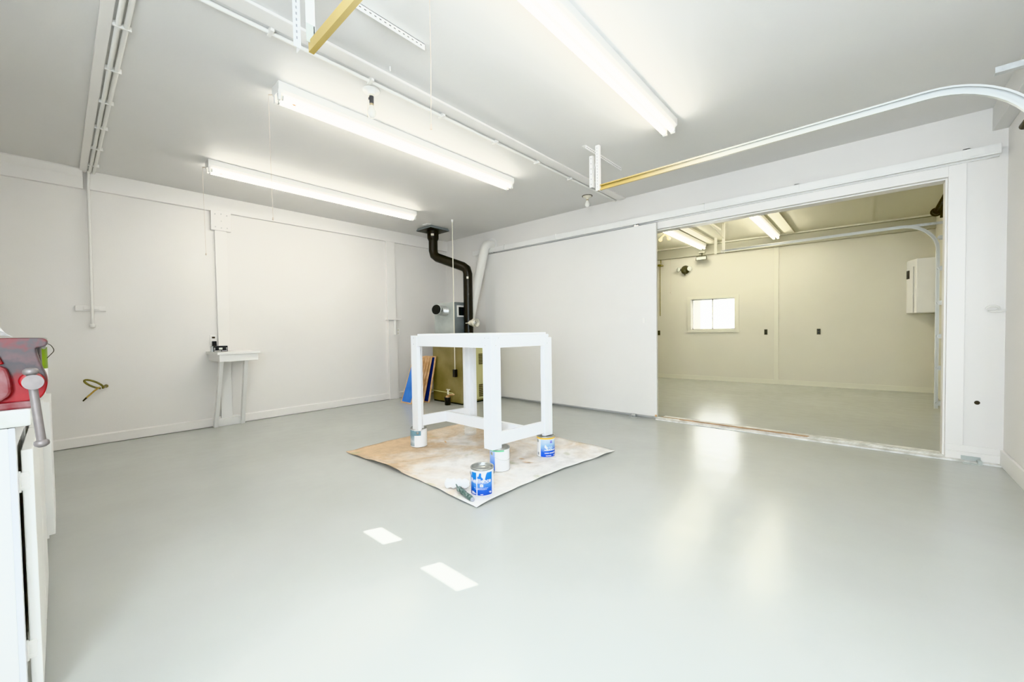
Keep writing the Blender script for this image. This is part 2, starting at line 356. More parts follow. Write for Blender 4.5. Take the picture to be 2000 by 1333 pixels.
# back wall (behind the viewpoint): added opaque glowing window and two small high panes the sun comes through
BW = MB()
S1, S2 = (-3.035, -2.800), (-2.475, -2.185)   # small panes x range
SZ = (2.070, 2.215)
WB = (-.75, .72, .95, 2.35)
xs = [XW - .1, S1[0], S1[1], S2[0], S2[1], WB[0], WB[1], XR + .1]
BW.box(xs[0], xs[1], YB - .05, YB, 0, H).box(xs[2], xs[3], YB - .05, YB, 0, H).box(xs[4], xs[5], YB - .05, YB, 0, H).box(xs[6], xs[7], YB - .05, YB, 0, H)
for a in (S1, S2): BW.box(a[0], a[1], YB - .05, YB, 0, SZ[0]).box(a[0], a[1], YB - .05, YB, SZ[1], H)
BW.box(WB[0], WB[1], YB - .05, YB, 0, WB[2]).box(WB[0], WB[1], YB - .05, YB, WB[3], H).box(WB[0], WB[1], YB - .05, YB - .045, WB[2], WB[3])
struct(BW, 'wall_back', M['wall'], 'off white wall behind the workbench', 'wall')
w2 = MB()
w2.box(WB[0] - .05, WB[1] + .05, YB, YB + .02, WB[2] - .06, WB[2]).box(WB[0] - .05, WB[1] + .05, YB, YB + .02, WB[3], WB[3] + .06)
w2.box(WB[0] - .06, WB[0], YB, YB + .02, WB[2] - .06, WB[3] + .06).box(WB[1], WB[1] + .06, YB, YB + .02, WB[2] - .06, WB[3] + .06)
w2.box((WB[0] + WB[1]) / 2 - .02, (WB[0] + WB[1]) / 2 + .02, YB - .03, YB + .01, WB[2], WB[3])
w2.box(WB[0], WB[1], YB - .04, YB - .035, WB[2], WB[3], 1)
struct(w2, 'added_back_window', [M['trimw'], M['glowpane']], 'added unseen window with an opaque glowing pane in the back wall', 'window')

# fascia, crown, baseboards
tr = MB().box(XW, XW + .045, .26, YW, 2.725, H); tr.box(XW, XW + .045, YB, .22, 2.72, H)
struct(tr, 'trim_1', M['trimw'], 'wide fascia board along the top of the left wall', 'trim', .003)
struct(MB().prism([(0, 0), (.095, 0), (.095, -.012), (.02, -.075), (0, -.075)], lambda p: (XW + .035 + p[0] * .6, YB, H + p[1]), lambda p: (XW + .035 + p[0] * .6, .215, H + p[1])),
       'trim_2', M['trimw'], 'short cove moulding at the left end of the fascia board', 'trim')
struct(MB().box(XW, XW + .018, YB, YW, .008, .10).prism([(0, .10), (.018, .10), (.004, .112), (0, .112)], lambda p: (XW + p[0], YB, p[1]), lambda p: (XW + p[0], YW, p[1])),
       'baseboard_left', M['trimw'], 'low baseboard along the left wall', 'baseboard')
struct(MB().box(OX1, XR, YW - .022, YW, .0, .075).box(OX1, XR, YW - .012, YW, .075, .13), 'baseboard_partition', M['trimw'], 'stepped baseboard right of the opening', 'baseboard', .002)
struct(MB().box(XR - .02, XR, YB, YW - .022, 0, .13), 'baseboard_right', M['trimw'], 'baseboard on the right wall', 'baseboard', .004)
# shadow gaps under baseboards are real gaps: thin dark strip
# casing board and vertical seam right of opening + jamb stops
cs = MB().box(OX1, OX1 + .105, YW - .010, YW, .13, OZ + .09)
cs.box(-2.0, OX1 + .0, YW - .010, YW, OZ, OZ + .09)
struct(cs, 'trim_3', M['trimw'], 'flat casing boards around the wide opening', 'trim', .002)
jb = MB().box(OX1 - .014, OX1, YW + .03, YW + .16, .0, OZ).box(OX0, OX1 - .014, YW + .03, YW + .16, OZ - .014, OZ)
struct(jb, 'trim_4', M['trimw'], 'stepped jamb lining inside the wide opening', 'trim', .002)
# soffit box along the right wall
struct(MB().box(.75, XR, YB, YW, 2.73, H), 'trim_5', M['ceil'], 'boxed soffit along the top of the right wall', 'trim', .003)
# left wall posts (flush boards)
struct(MB().box(XW, XW + .03, 1.35, 1.475, .958, 2.50), 'trim_6', M['trimw'], 'flat board rising from the small wall table to the square block', 'trim', .002)
struct(MB().box(XW, XW + .05, 1.31, 1.525, 2.49, 2.735), 'trim_7', M['trimw'], 'square painted block with screw heads under the fascia', 'trim', .004)
p7 = bpy.data.objects['trim_7']
for yy, zz in ((1.355, 2.53), (1.48, 2.53), (1.355, 2.69), (1.48, 2.69), (1.418, 2.61), (1.418, 2.70), (1.418, 2.525)):
    MB().cyl((XW + .05, yy, zz), (XW + .053, yy, zz), .008, n=10).build('screw', M['screw'], p7)
struct(MB().box(XW, XW + .04, 3.765, 3.93, 1.38, 2.725).box(XW, XW + .05, 3.77, 3.945, 0, 1.38), 'trim_8', M['trimw'], 'boxed pilaster on the left wall near the furnace', 'trim', .003)
struct(MB().box(XW, XW + .10, 3.735, 3.985, 1.375, 1.395), 'trim_9', M['trimw'], 'small ledge across the boxed pilaster', 'trim', .002)
# threshold of the opening
th = MB().box(-2.02, .83, YW - .085, YW - .0, 0, .012, 0).box(OX0, OX1, YW + .0, YW + .03, 0, .018, 0)
th.box(-2.0, -.45, YW + .034, YW + .075, 0, .016, 1).box(-.45, OX1, YW + .034, YW + .075, 0, .02, 0).box(-2.0, OX1, YW + .085, YW + .20, 0, .006, 0)
th.box(-1.75, -.46, YW - .004, YW + .034, .018, .024, 1)
struct(th, 'trim_10', [M['sill'], M['brick']], 'worn white threshold strip with bare wood across the opening', 'threshold')
# far room: wall top board, seam batten, beams, baseboard
def far_strip(x0, x1, t0, t1, z0, z1):
    return ([(x0, yf(x0) - t0, z0), (x1, yf(x1) - t0, z0), (x1, yf(x1) - t1, z0), (x0, yf(x0) - t1, z0)],
            [(x0, yf(x0) - t0, z1), (x1, yf(x1) - t0, z1), (x1, yf(x1) - t1, z1), (x0, yf(x0) - t1, z1)])
q = MB(); q.hexa(*far_strip(XW, XR, .08, 0, 2.76, 2.955)); q.hexa(*far_strip(XW, XR, .115, .0, 2.962, HF), 1)
struct(q, 'trim_11', [M['shadefar'], M['trimfar']], 'board along the top of the far room back wall', 'trim')
q = MB(); q.hexa(*far_strip(-1.42, -1.345, .022, 0, 0, 2.76))
struct(q, 'trim_12', M['trimfar'], 'vertical batten on the far room back wall', 'trim', .002)
q = MB(); q.hexa(*far_strip(XW, -1.42, .02, 0, 0, .09)); q.hexa(*far_strip(-1.345, XR, .02, 0, 0, .09))
struct(q, 'baseboard_far', M['trimfar'], 'baseboard of the far room back wall', 'baseboard')
for i, (x0, x1) in enumerate(((-2.56, -2.42), (-1.20, -1.06), (-.06, .05))):
    struct(MB().box(x0, x1, YW + .16, 9.42, HF - .035, HF).box(x0 - .03, x0, YW + .16, 9.42, HF - .012, HF), 'trim_%d' % (13 + i), M['ceilfar'],
           ['ceiling batten beside the left far room light', 'ceiling batten beside the right far room light', 'ceiling batten right of both far room lights'][i], 'trim')
# far window
wy = lambda x, d: yf(x) - d
win = thing('window_1', (-2.55, yf(-2.55), 1.12), 'white framed two pane sliding window in far wall', 'window')
win['kind'] = 'structure'
q = MB()
for (x0, x1, z0, z1) in ((-3.06, -2.985, 1.06, 1.86), (-2.115, -2.04, 1.06, 1.86), (-2.985, -2.115, 1.06, 1.125), (-2.985, -2.115, 1.795, 1.86)):
    q.hexa([(x0, wy(x0, .025), z0), (x1, wy(x1, .025), z0), (x1, wy(x1, 0), z0), (x0, wy(x0, 0), z0)], [(x0, wy(x0, .025), z1), (x1, wy(x1, .025), z1), (x1, wy(x1, 0), z1), (x0, wy(x0, 0), z1)])
q.build('window_frame', M['trimfar'], win)
q = MB()
for x0, x1, z0, z1 in ((-2.99, -2.965, 1.12, 1.80), (-2.575, -2.55, 1.12, 1.80), (-2.135, -2.11, 1.12, 1.80), (-2.99, -2.11, 1.115, 1.145), (-2.99, -2.11, 1.775, 1.80)):
    q.box(x0, x1, 9.56, 9.60, z0, z1)
q.build('sash', M['enamel'], win)
MB().box(-2.985, -2.12, 9.578, 9.582, 1.12, 1.80).build('pane', M['glass'], win)
struct(MB().add([(-8, 12.5, -3), (3, 12.5, -3), (3, 12.5, 7), (-8, 12.5, 7)], [(0, 1, 2, 3)]), 'sky_backdrop', M['sky'], 'bright overcast daylight beyond the far window', 'sky')

# sliding door on its track
d = thing('door_1', (-3.54, 5.05, 0), 'wide flat white sliding door covering left half of partition', 'door'); d['kind'] = 'structure'
MB().box(-5.075, -2.005, 5.028, 5.066, .035, 2.497).build('door_panel', M['doorw'], d, bevel=.003)
MB().box(-2.185, -2.150, 5.018, 5.030, 1.235, 1.300).build('door_handle', M['enamel'], d, bevel=.003)
MB().box(-2.03, -2.006, 5.020, 5.029, .037, .062).build('wood_chip', M['wood'], d)
for xx in (-4.88, -2.27):
    q = MB().box(xx - .03, xx + .03, 5.04, 5.055, 2.497, 2.53).cyl((xx - .02, 5.03, 2.520), (xx - .02, 5.06, 2.520), .013, n=12)
    q.build('hanger', M['chrome'], d)
t = thing('sliding_door_track', (-2.3, 5.05, 2.51), 'long white box track with clips above the sliding door', 'door track')
MB().box(-5.36, .787, 5.010, YW, 2.535, 2.600).box(-5.36, .787, 5.010, 5.018, 2.520, 2.535).box(-5.36, .787, 5.075, YW, 2.515, 2.535).build('track', M['whitew'], t, bevel=.002)
for xx in (-4.6, -3.55, -2.5, -1.45, -.55, .60):
    MB().box(xx - .02, xx + .02, 5.004, 5.010, 2.525, 2.606).box(xx - .02, xx + .02, 5.004, YW, 2.600, 2.606).build('clip', M['whitew'], t)
g = MB().box(-2.37, -2.22, 4.975, 5.02, 0, .006).cyl((-2.325, 4.998, .022), (-2.275, 4.998, .022), .022, n=16).box(-2.31, -2.285, 4.985, 5.01, .006, .045)
tag(g.build('floor_guide_roller', M['galv'], loc=(-2.3, 5, 0), bevel=.001), 'small steel guide roller on floor under sliding door', 'door guide')
g = MB().box(.60, .71, 4.965, 5.075, 0, .004).box(.60, .71, 5.060, 5.072, .004, .045).box(.685, .71, 4.99, 5.06, .004, .03)
tag(g.build('floor_guide_plate', M['galvp'], loc=(.655, 5.02, 0), bevel=.001), 'galvanised angle plate on floor right of opening', 'door guide')

# ------------------------------------------------------------------ fluorescent lights
def light(name, x, y0, y1, z, tubem, label, cord):
    t = thing(name, (x, (y0 + y1) / 2, z), label, 'ceiling light', 'fluorescent strip lights')
    q = MB().prism([(-.068, 0), (.068, 0), (.068, -.052), (.050, -.070), (-.050, -.070), (-.068, -.052)], lambda p: (x + p[0], y0, z + p[1]), lambda p: (x + p[0], y1, z + p[1]))
    q.build('housing', M['enamel'], t, bevel=.002)
    for sx in (-.034, .034):
        MB().cyl((x + sx, y0 + .035, z - .096), (x + sx, y1 - .035, z - .096), .0185, n=14).build('tube', tubem, t)
        for yy in (y0, y1 - .025):
            MB().box(x + sx - .017, x + sx + .017, yy + .003, yy + .022, z - .118, z - .066).build('lamp_socket', M['enamel'], t, bevel=.003)
            ys = yy + .028 if yy == y0 else yy - .012
            MB().cyl((x + sx, ys, z - .096), (x + sx, ys + .010, z - .096), .0192, n=14).build('tube_cap', M['galv'], t)
    if cord or x < -4: MB().box(x + .026, x + .042, y0 + .10, y0 + .122, z - .1155, z - .1135).build('tube_label', M['amber'], t)
    if cord:
        yy = y0 - .02
        q = MB().cyl((x - .07, yy, z - .055), (x - .055, y0 + .01, z - .05), .004, n=8).tube([(x - .07, yy, z - .055), (x - .071, yy, z - .4), (x - .068, yy + .004, cord)], .0012, 6).cyl((x - .068, yy + .004, cord), (x - .068, yy + .004, cord - .02), .004, .006, n=8)
        q.build('pull_cord', M['cord'], t)
    return t
near = light('fluorescent_light', -3.125, 1.06, 3.53, H, M['tube'], 'middle lit twin tube strip light, nearest the bare bulb', 2.0)
dup(near, (-1.865, -.02, 0), 'leftmost lit twin tube strip light near the left wall')
l3 = light('fluorescent_light', -1.272, 1.02, 3.49, H, M['tube'], 'right hand lit twin tube strip light running out of the top of the frame', 0)
farl = light('fluorescent_light', -2.66, 6.78, 9.22, 2.955, M['tubefar'], 'left lit strip light in the far room by the flood lamp', 0)
dup(farl, (1.33, -.04, 0), 'right lit strip light in the far room')
q = MB().tube([(-1.744, 1.352, H), (-1.744, 1.353, 2.6), (-1.752, 1.352, 2.27)], .0013, 6).cyl((-1.752, 1.352, 2.272), (-1.752, 1.352, 2.245), .0035, .006, n=8)
tag(q.build('pull_cord', M['cord'], loc=(-1.744, 1.352, 2.25)), 'thin pull cord with small knob hanging between two strip lights', 'pull cord')

# bulb holders
def bulb_holder(x, y, z, ext, label, basem, bulbr):
    t = thing('lampholder', (x, y, z), label, 'lamp', 'ceiling lampholders')
    MB().lathe([(0, -.034), (.022, -.034), (.028, -.028), (.030, -.016), (.056, -.012), (.060, -.004), (.060, 0), (0, 0)], (x, y, z)).build('base', basem, t)
    zz = z - .034
    MB().cyl((x, y, zz), (x, y, zz - .012), .016, n=20).build('collar', M['cream'], t); zz -= .012
    if ext:
        q = MB().cyl((x, y, zz), (x, y, zz - .052), .0165, .0155, n=20).box(x - .004, x + .004, y - .022, y - .012, zz - .03, zz - .014)
        q.build('socket_extender', M['bakelite'], t, bevel=.001); zz -= .052
    b = MB(); r = bulbr
    prof = [(.012, 0), (.0135, -.012), (.016, -.022), (r * .72, -.038), (r * .95, -.052), (r, -.066), (r * .93, -.082), (r * .7, -.094), (r * .35, -.101), (0, -.103)]
    b.lathe(prof, (x, y, zz), n=28).build('bulb', M['bulbg'], t)
    MB().cyl((x, y, zz), (x, y, zz - .014), .014, .0155, n=20).build('bulb_neck', M['bulbneck'], t)
    if ext:
        MB().tube([(x - .018, y - .012, z - .03), (x - .024, y - .016, z - .11), (x - .03, y - .02, z - .20)], .0012, 6).build('pull_cord', M['cord'], t)
    return t
bulb_holder(-2.70, 1.553, H, True, 'white round lampholder with dark socket and clear bulb near middle light', M['enamel'], .030)
t2 = bulb_holder(-2.774, 4.665, H, False, 'cream lampholder with dark base plate and round bulb near the partition', M['cream'], .032)
MB().cyl((-2.774, 4.665, H), (-2.774, 4.665, H - .006), .068, n=28).build('base_plate', M['spring'], t2)

# ------------------------------------------------------------------ conduits
def arcpts(c, r, a0, a1, ax, bx, n=8):
    c = Vector(c); ax = Vector(ax); bx = Vector(bx)
    return [c + ax * r * math.cos(a0 + (a1 - a0) * i / n) + bx * r * math.sin(a0 + (a1 - a0) * i / n) for i in range(n + 1)]
# across ceiling (X direction) then down the left wall
zc = H - .016
t = thing('ceiling_conduit', (-4.4, .25, H), 'pair of painted conduits and strip across ceiling, one dropping down left wall', 'conduit')
pts = [(XR - .15, .272, zc), (XW + .10, .272, zc)] + arcpts((XW + .10, .262, zc - .04), .04, PI / 2, PI, (1, 0, 0), (0, 0, 1))[1:]
pts += [Vector((XW + .055, .255, 2.75)), Vector((XW + .052, .250, 2.0)), Vector((XW + .052, .245, 1.29))]
MB().tube(pts, .0125, 12).build('pipe', M['conduit'], t)
MB().tube([(XR - .15, .312, zc), (XW + .04, .300, zc)], .0125, 12).build('pipe', M['conduit'], t)
MB().box(XW + .035, XR - .15, .195, .248, H - .022, H).build('strip', M['trimw'], t, bevel=.003)
MB().lathe([(.0125, 0), (.022, -.006), (.025, -.02), (.021, -.036), (0, -.04)], (XW + .052, .245, 1.30), n=16).build('end_fitting', M['conduit'], t)
for k in range(7):
    xx = -5.9 + k * .55
    MB().box(xx, xx + .014, .248, .328, H - .030, H).build('strap', M['conduit'], t, bevel=.002)
# wall block behind it
t = thing('wall_block', (XW, .24, 1.47), 'short painted boards on left wall behind the conduit end', 'wall block')
MB().box(XW, XW + .022, .125, .355, 1.437, 1.497).build('back_board', M['trimw'], t, bevel=.003)
MB().box(XW + .022, XW + .038, .185, .300, 1.452, 1.484).build('front_board', M['trimw'], t, bevel=.002)
# along ceiling (Y direction)
t = thing('ceiling_raceway', (-2.5, 2.4, H), 'painted conduit beside flat batten running along ceiling to the partition', 'conduit')
MB().tube([(-2.60, YB + .01, H - .014), (-2.575, YW - .03, H - .014)], .0125, 12).build('pipe', M['conduit'], t)
MB().box(-2.545, -2.435, YB + .01, YW - .02, H - .016, H).build('batten', M['trimw'], t, bevel=.003)
for k in range(6):
    yy = .85 + k * .62
    MB().box(-2.612, -2.545, yy, yy + .02, H - .030, H).build('strap', M['conduit'], t, bevel=.002)

# ------------------------------------------------------------------ overhead door rails
def c_prof(w=.050, d=.024, th=.003):
    return [(-w / 2, 0), (w / 2, 0), (w / 2, d), (w / 2 - .010, d), (w / 2 - .010, d - th), (w / 2 - th, d - th), (w / 2 - th, th), (-w / 2 + th, th), (-w / 2 + th, d - th), (-w / 2 + .010, d - th), (-w / 2 + .010, d), (-w / 2, d)]
def door_rail(y, sgn, xe, z0, z1, xc, r, zb, m, label, group, floor_to=0.03, w=.05):
    t = thing('overhead_door_rail', (xe, y, z0), label, 'door rail', group)
    path = [Vector((xe + (xc - xe) * i / 14, y, z0 + (z1 - z0) * i / 14)) for i in range(15)]
    path += arcpts((xc, y, z1 - r), r, PI / 2, 0, (1, 0, 0), (0, 0, 1), 14)[1:]
    path += [Vector((xc + r, y, z1 - r - .4)), Vector((xc + r, y, floor_to))]
    prof = [(a, b * sgn) for a, b in c_prof(w)]
    MB().sweep(path, prof).build('rail', m, t)
    return t
r1 = door_rail(3.455, -1, -1.93, 2.505, 2.515, .25, .46, .03, M['gold'], 'long overhead door rail curving down at the right, in front of partition', 'overhead door rails')
r2 = door_rail(.815, 1, -1.965, 2.505, 2.515, .25, .46, .03, M['gold'], 'gold tinted overhead door rail end cut by the top of the frame', 'overhead door rails')

def perf(mb, p0, p1, w, nrm, mi_hole, step=.028, off=0):
    """row of punched slots on a flat strip p0->p1; nrm = surface normal"""
    p0 = Vector(p0); p1 = Vector(p1); L = (p1 - p0).length; d = (p1 - p0) / L; nrm = Vector(nrm); a = d.cross(nrm)
    k = 0; s_ = .016
    while s_ < L - .01:
        c = p0 + d * s_ + a * off + nrm * .0006
        mb.add([c + d * .007 - a * .0035, c + d * .007 + a * .0035, c - d * .007 + a * .0035, c - d * .007 - a * .0035], [(0, 1, 2, 3)], mi_hole)
        s_ += step
def hang_bracket(y, sgn, label, galv_tip):
    t = thing('rail_hanger', (-1.93, y, H), label, 'rail bracket', 'perforated steel rail hangers')
    x = -1.905
    yo = y - sgn * .035
    # upright angle iron: flange facing the room (-Y) and flange facing +X
    q = MB().box(x - .035, x, yo - .0015, yo + .0015, 2.475, H - .02).box(x - .0015, x + .0015, yo, yo + sgn * .032, 2.475, H - .02)
    perf(q, (x - .018, yo - .0016, H - .03), (x - .018, yo - .0016, 2.48), .03, (0, -1, 0), 1)
    q.build('upright', [M['whitew'], M['hole']], t)
    if galv_tip:
        q = MB().box(x - .040, x + .004, yo - .004, yo - .0018, 2.485, 2.66).box(x + .0018, x + .004, yo - .004, yo + sgn * .034, 2.485, 2.66)
        q.build('splice_plate', M['galvp'], t)
    # ceiling angle
    q = MB().box(-2.06, -2.02, y - .08 if sgn > 0 else y - .1, y + .66, H - .003, H).box(-2.022, -2.019, y - .08 if sgn > 0 else y - .1, y + .66, H - .034, H)
    perf(q, (-2.0188, y - .07, H - .018), (-2.0188, y + .65, H - .018), .03, (1, 0, 0), 1, step=.03)
    q.build('ceiling_angle', [M['whitew'], M['holel']], t)
    # diagonal brace
    q = MB().beam((x + .002, yo + .002, 2.70), (-2.02, y + .16, H - .02), .026, .003, (0, 0, 1))
    q.build('brace', M['whitew'], t)
    # second upright strap outside
    xo = x - .13
    q = MB().box(xo - .022, xo + .014, y + .05, y + .053, 2.555, 2.86).box(xo + .012, xo + .015, y + .05, y + .08, 2.555, 2.86)
    perf(q, (xo - .004, y + .0499, 2.85), (xo - .004, y + .0499, 2.565), .03, (0, -1, 0), 1, step=.05)
    q.build('strap', [M['whitew'], M['hole']], t)
    q = MB().beam((xo + .013, y + .06, 2.70), (xo + .06, y + .10, H - .01), .022, .003)
    q.build('strap_brace', M['whitew'], t)
    return t
hang_bracket(3.455, 1, 'white perforated angle bracket holding the rail before the partition', False)
# near one: two uprights and a long ceiling angle
t = thing('rail_hanger', (-1.93, .83, H), 'white perforated angle bracket cut by top of frame, galvanised tip', 'rail bracket', 'perforated steel rail hangers')
q = MB().box(-1.985, -1.950, .8385, .8415, 2.53, H - .001).box(-1.9515, -1.9485, .80, .84, 2.53, H - .001)
perf(q, (-1.968, .8384, H - .01), (-1.968, .8384, 2.53), .03, (0, -1, 0), 1)
q.build('upright', [M['whitew'], M['hole']], t)
MB().box(-1.988, -1.946, .833, .8372, 2.515, 2.60).box(-1.9483, -1.946, .80, .84, 2.515, 2.60).build('splice_plate', M['galvp'], t)
q = MB().box(-2.065, -2.02, .80, .803, 2.515, H - .001).box(-2.0215, -2.0185, .77, .80, 2.515, H - .001)
perf(q, (-2.0184, .785, H - .01), (-2.0184, .785, 2.52), .03, (1, 0, 0), 1)
q.build('upright', [M['whitew'], M['hole']], t)
q = MB().box(-2.075, -2.035, .55, 1.535, H - .003, H).box(-2.038, -2.035, .55, 1.535, H - .036, H)
perf(q, (-2.0347, .56, H - .018), (-2.0347, 1.53, H - .018), .03, (1, 0, 0), 1, step=.03)
q.build('ceiling_angle', [M['whitew'], M['holel']], t)
# support angle near curve and roller bits on the right wall
q = MB().box(.52, XR, 3.490, 3.493, 2.553, 2.585).box(.52, XR, 3.493, 3.53, 2.553, 2.556)
tag(q.build('rail_strut', M['galv'], loc=(.65, 3.5, 2.6)), 'flat steel strut running from the rail curve to the right wall', 'strut')
q = MB().cyl((.625, 3.42, 2.23), (.625, 3.50, 2.23), .018, n=14).box(.625, .72, 3.412, 3.418, 2.195, 2.265).box(.66, .74, 3.418, 3.424, 2.14, 2.27)
tag(q.build('door_roller', M['spring'], loc=(.65, 3.45, 2.2), bevel=.002), 'dark roller bracket at the rail curve, right edge of frame', 'roller')
MB().box(.655, .667, 3.440, 3.452, 2.02, 2.15).build('warning_tag', M['yelltag'], r1)

# far room rail, track, door
rf = door_rail(7.8, -1, -1.95, 2.505, 2.515, .33, .36, .03, M['railfar'], 'overhead door rail in the far room curving down beside the cabinet', 'overhead door rails', .03, .038)
for zz in (2.314, 1.906, 1.449, 1.004, .578, .10):
    q = MB().box(.700, .775, 7.79, 7.805, zz - .03, zz + .03).cyl((.70, 7.80, zz), (.70, 7.76, zz), .018, n=12).prism([(0, 0), (.06, .03), (.06, -.03)], lambda p: (.70 + p[0], 7.785, zz + p[1]), lambda p: (.70 + p[0], 7.792, zz + p[1]))
    q.build('roller_hinge', M['galv'], rf)
dr = thing('door_2', (.80, 6.6, 0), 'warm light tinted sectional overhead door of the far room seen edge on', 'door'); dr['kind'] = 'structure'
for k in range(4):
    MB().box(.775, .825, 5.45, 7.75, .01 + k * .60, .60 + k * .60).build('door_panel', M['trimfar'], dr, bevel=.004)
t = thing('torsion_spring', (.66, 6.5, 2.62), 'dark torsion spring shaft above the far room overhead door', 'spring')
q = MB().cyl((.66, 5.42, 2.63), (.66, 7.72, 2.63), .013, n=12); q.build('shaft', M['galv'], t)
q = MB().tube([(.66 + .03 * math.cos(k * .9), 5.7 + k * .0075, 2.63 + .03 * math.sin(k * .9)) for k in range(240)], .0055, 6); q.build('coil', M['spring'], t)
MB().cyl((.66, 7.56, 2.63), (.66, 7.64, 2.63), .045, n=24).cyl((.66, 7.64, 2.63), (.66, 7.65, 2.63), .058, n=24).build('cable_drum', M['spring'], t)
MB().box(.70, XR - .02, 7.72, 7.728, 2.56, 2.70).build('end_bracket', M['spring'], t)
MB().box(.30, XR, 7.83, 7.833, 2.50, 2.535).build('strut', M['galv'], t)
t = thing('rail_hanger', (-1.95, 7.8, HF), 'white angle bracket holding the rail in the far room', 'rail bracket', 'perforated steel rail hangers')
MB().box(-1.93, -1.895, 7.79, 7.793, 2.47, HF).box(-1.897, -1.894, 7.79, 7.82, 2.47, HF).build('upright', M['trimfar'], t)
MB().box(-2.06, -2.025, 7.80, 7.803, 2.47, 2.76).box(-2.027, -2.024, 7.80, 7.83, 2.47, 2.76).build('strap', M['trimfar'], t)
MB().beam((-1.90, 7.79, 2.72), (-2.07, 7.5, HF - .01), .03, .004).build('brace', M['trimfar'], t)
MB().box(-2.09, -2.05, 7.35, 8.2, HF - .03, HF).build('ceiling_angle', M['trimfar'], t)

# far room cabinet (angled side)
t = thing('wall_cabinet', (.66, 9.5, 1.34), 'cream wall cabinet with an angled side in the far right corner', 'cabinet')
plan = [(.495, yf(.495)), (.50, 9.60), (.592, 9.32), (.822, 9.32), (.822, yf(.822))]
MB().prism(plan, lambda p: (p[0], p[1], 1.355), lambda p: (p[0], p[1], 2.24)).build('body', M['whitew'], t, bevel=.004)
MB().box(.600, .818, 9.300, 9.318, 1.365, 2.235).build('door', M['whitew'], t, bevel=.003)
MB().prism([(.498, 9.585), (.560, 9.400), (.552, 9.396), (.490, 9.58)], lambda p: (p[0], p[1], 1.36), lambda p: (p[0], p[1], 2.12)).build('side_panel', M['whitew'], t)
MB().prism([(.495, 9.575), (.520, 9.500), (.510, 9.495), (.484, 9.57)], lambda p: (p[0], p[1], 1.93), lambda p: (p[0], p[1], 2.07)).build('vent', M['black'], t)

# far room fittings
for i, xx in enumerate((-3.70, -1.56, -.705)):
    yy = yf(xx)
    t = thing('wall_outlet', (xx, yy, 1.05), ['dark outlet on far wall beside the sliding door edge', 'dark outlet on far wall between window and batten', 'dark outlet on far wall right of the batten'][i], 'outlet', 'far wall outlets')
    MB().box(xx - .028, xx + .028, yy - .012, yy, 1.00, 1.11).build('plate', M['concrete'], t, bevel=.003)
    for zz in (1.018, 1.065): MB().box(xx - .014, xx + .014, yy - .016, yy - .010, zz, zz + .027).build('socket', M['black'], t, bevel=.002)
t = thing('security_light', (-3.11, yf(-3.11), 2.48), 'twin headed round wall lamp above the far window', 'lamp')
yy = yf(-3.11)
MB().cyl((-3.11, yy, 2.48), (-3.11, yy - .03, 2.48), .10, .085, n=28).lathe([(.05, 0), (.05, .05), (.03, .06), (0, .06)], (-3.11, yy - .03, 2.44), (0, -1, 0), 20).build('base', M['concrete'], t)
for sx in (-1, 1):
    c = Vector((-3.11 + sx * .085, yy - .06, 2.48)); dd = Vector((sx * .62 + .18, -.78, .05)).normalized()
    MB().lathe([(0, 0), (.022, .005), (.03, .02), (.050, .045), (.056, .055), (.054, .058)], c, dd, 24).build('lamp_head', M['concrete'], t)
    MB().lathe([(.054, .056), (.040, .074), (0, .084)], c, dd, 24).build('lens', M['lens'], t)
MB().tube([(-3.11, yy - .05, 2.40), (-3.09, yy - .06, 2.35)], .015, 8).build('sensor', M['concrete'], t)
t = thing('flood_light', (-2.70, 9.35, HF), 'dark box flood lamp hanging at end of left far light', 'lamp')
MB().cyl((-2.72, 9.36, 2.80), (-2.72, 9.36, 2.70), .012, n=10).build('stem', M['concrete'], t)
MB().prism([(-.105, .0), (.105, .0), (.12, -.09), (-.12, -.09)], lambda p: (-2.72 + p[0], 9.30, 2.72 + p[1]), lambda p: (-2.72 + p[0] * .8, 9.40, 2.735 + p[1] * .8)).build('housing', M['concrete'], t, bevel=.004)
MB().box(-2.815, -2.625, 9.294, 9.302, 2.642, 2.700).build('lens', M['lens'], t)
MB().box(-2.78, -2.66, 9.34, 9.44, 2.795, 2.82).build('mount', M['trimfar'], t)
t = thing('twin_lampholder', (-2.60, 7.2, HF), 'yellow twin bulb holder on the far room ceiling', 'lamp')
MB().cyl((-2.86, 7.6, HF), (-2.86, 7.6, HF - .06), .035, .02, n=16).build('base', M['cream'], t)
for sx in (-1, 1):
    MB().cyl((-2.86, 7.6, HF - .06), (-2.86 + sx * .06, 7.58, HF - .115), .013, n=10).build('arm', M['yellowbulb'], t)
    MB().lathe([(.012, 0), (.02, .02), (.032, .05), (.03, .07), (.015, .085), (0, .088)], (-2.86 + sx * .055, 7.58, HF - .11), (sx * .5, 0, -1), 18).build('bulb', M['yellowbulb'], t)
q = MB().tube([(-3.62, 9.30, 2.60), (-3.622, 9.30, 1.45)], .010, 6).box(-3.66, -3.58, 9.26, 9.41, 2.60, 2.64).cyl((-3.60, 9.3, 2.66), (-3.60, 9.3, 2.74), .012, n=8)
tag(q.build('hanging_chain', M['hose'], loc=(-3.62, 9.3, 2.6)), 'olive chain hanging beside the sliding door in the far room', 'chain')
q = MB().tube([(-3.34, 9.2, HF), (-3.34, 9.2, 1.98)], .0018, 6).cyl((-3.34, 9.2, 1.98), (-3.34, 9.2, 1.95), .006, .009, n=8)
tag(q.build('pull_cord', M['cord'], loc=(-3.34, 9.2, 1.95)), 'long pull cord above the left side of far window', 'pull cord')

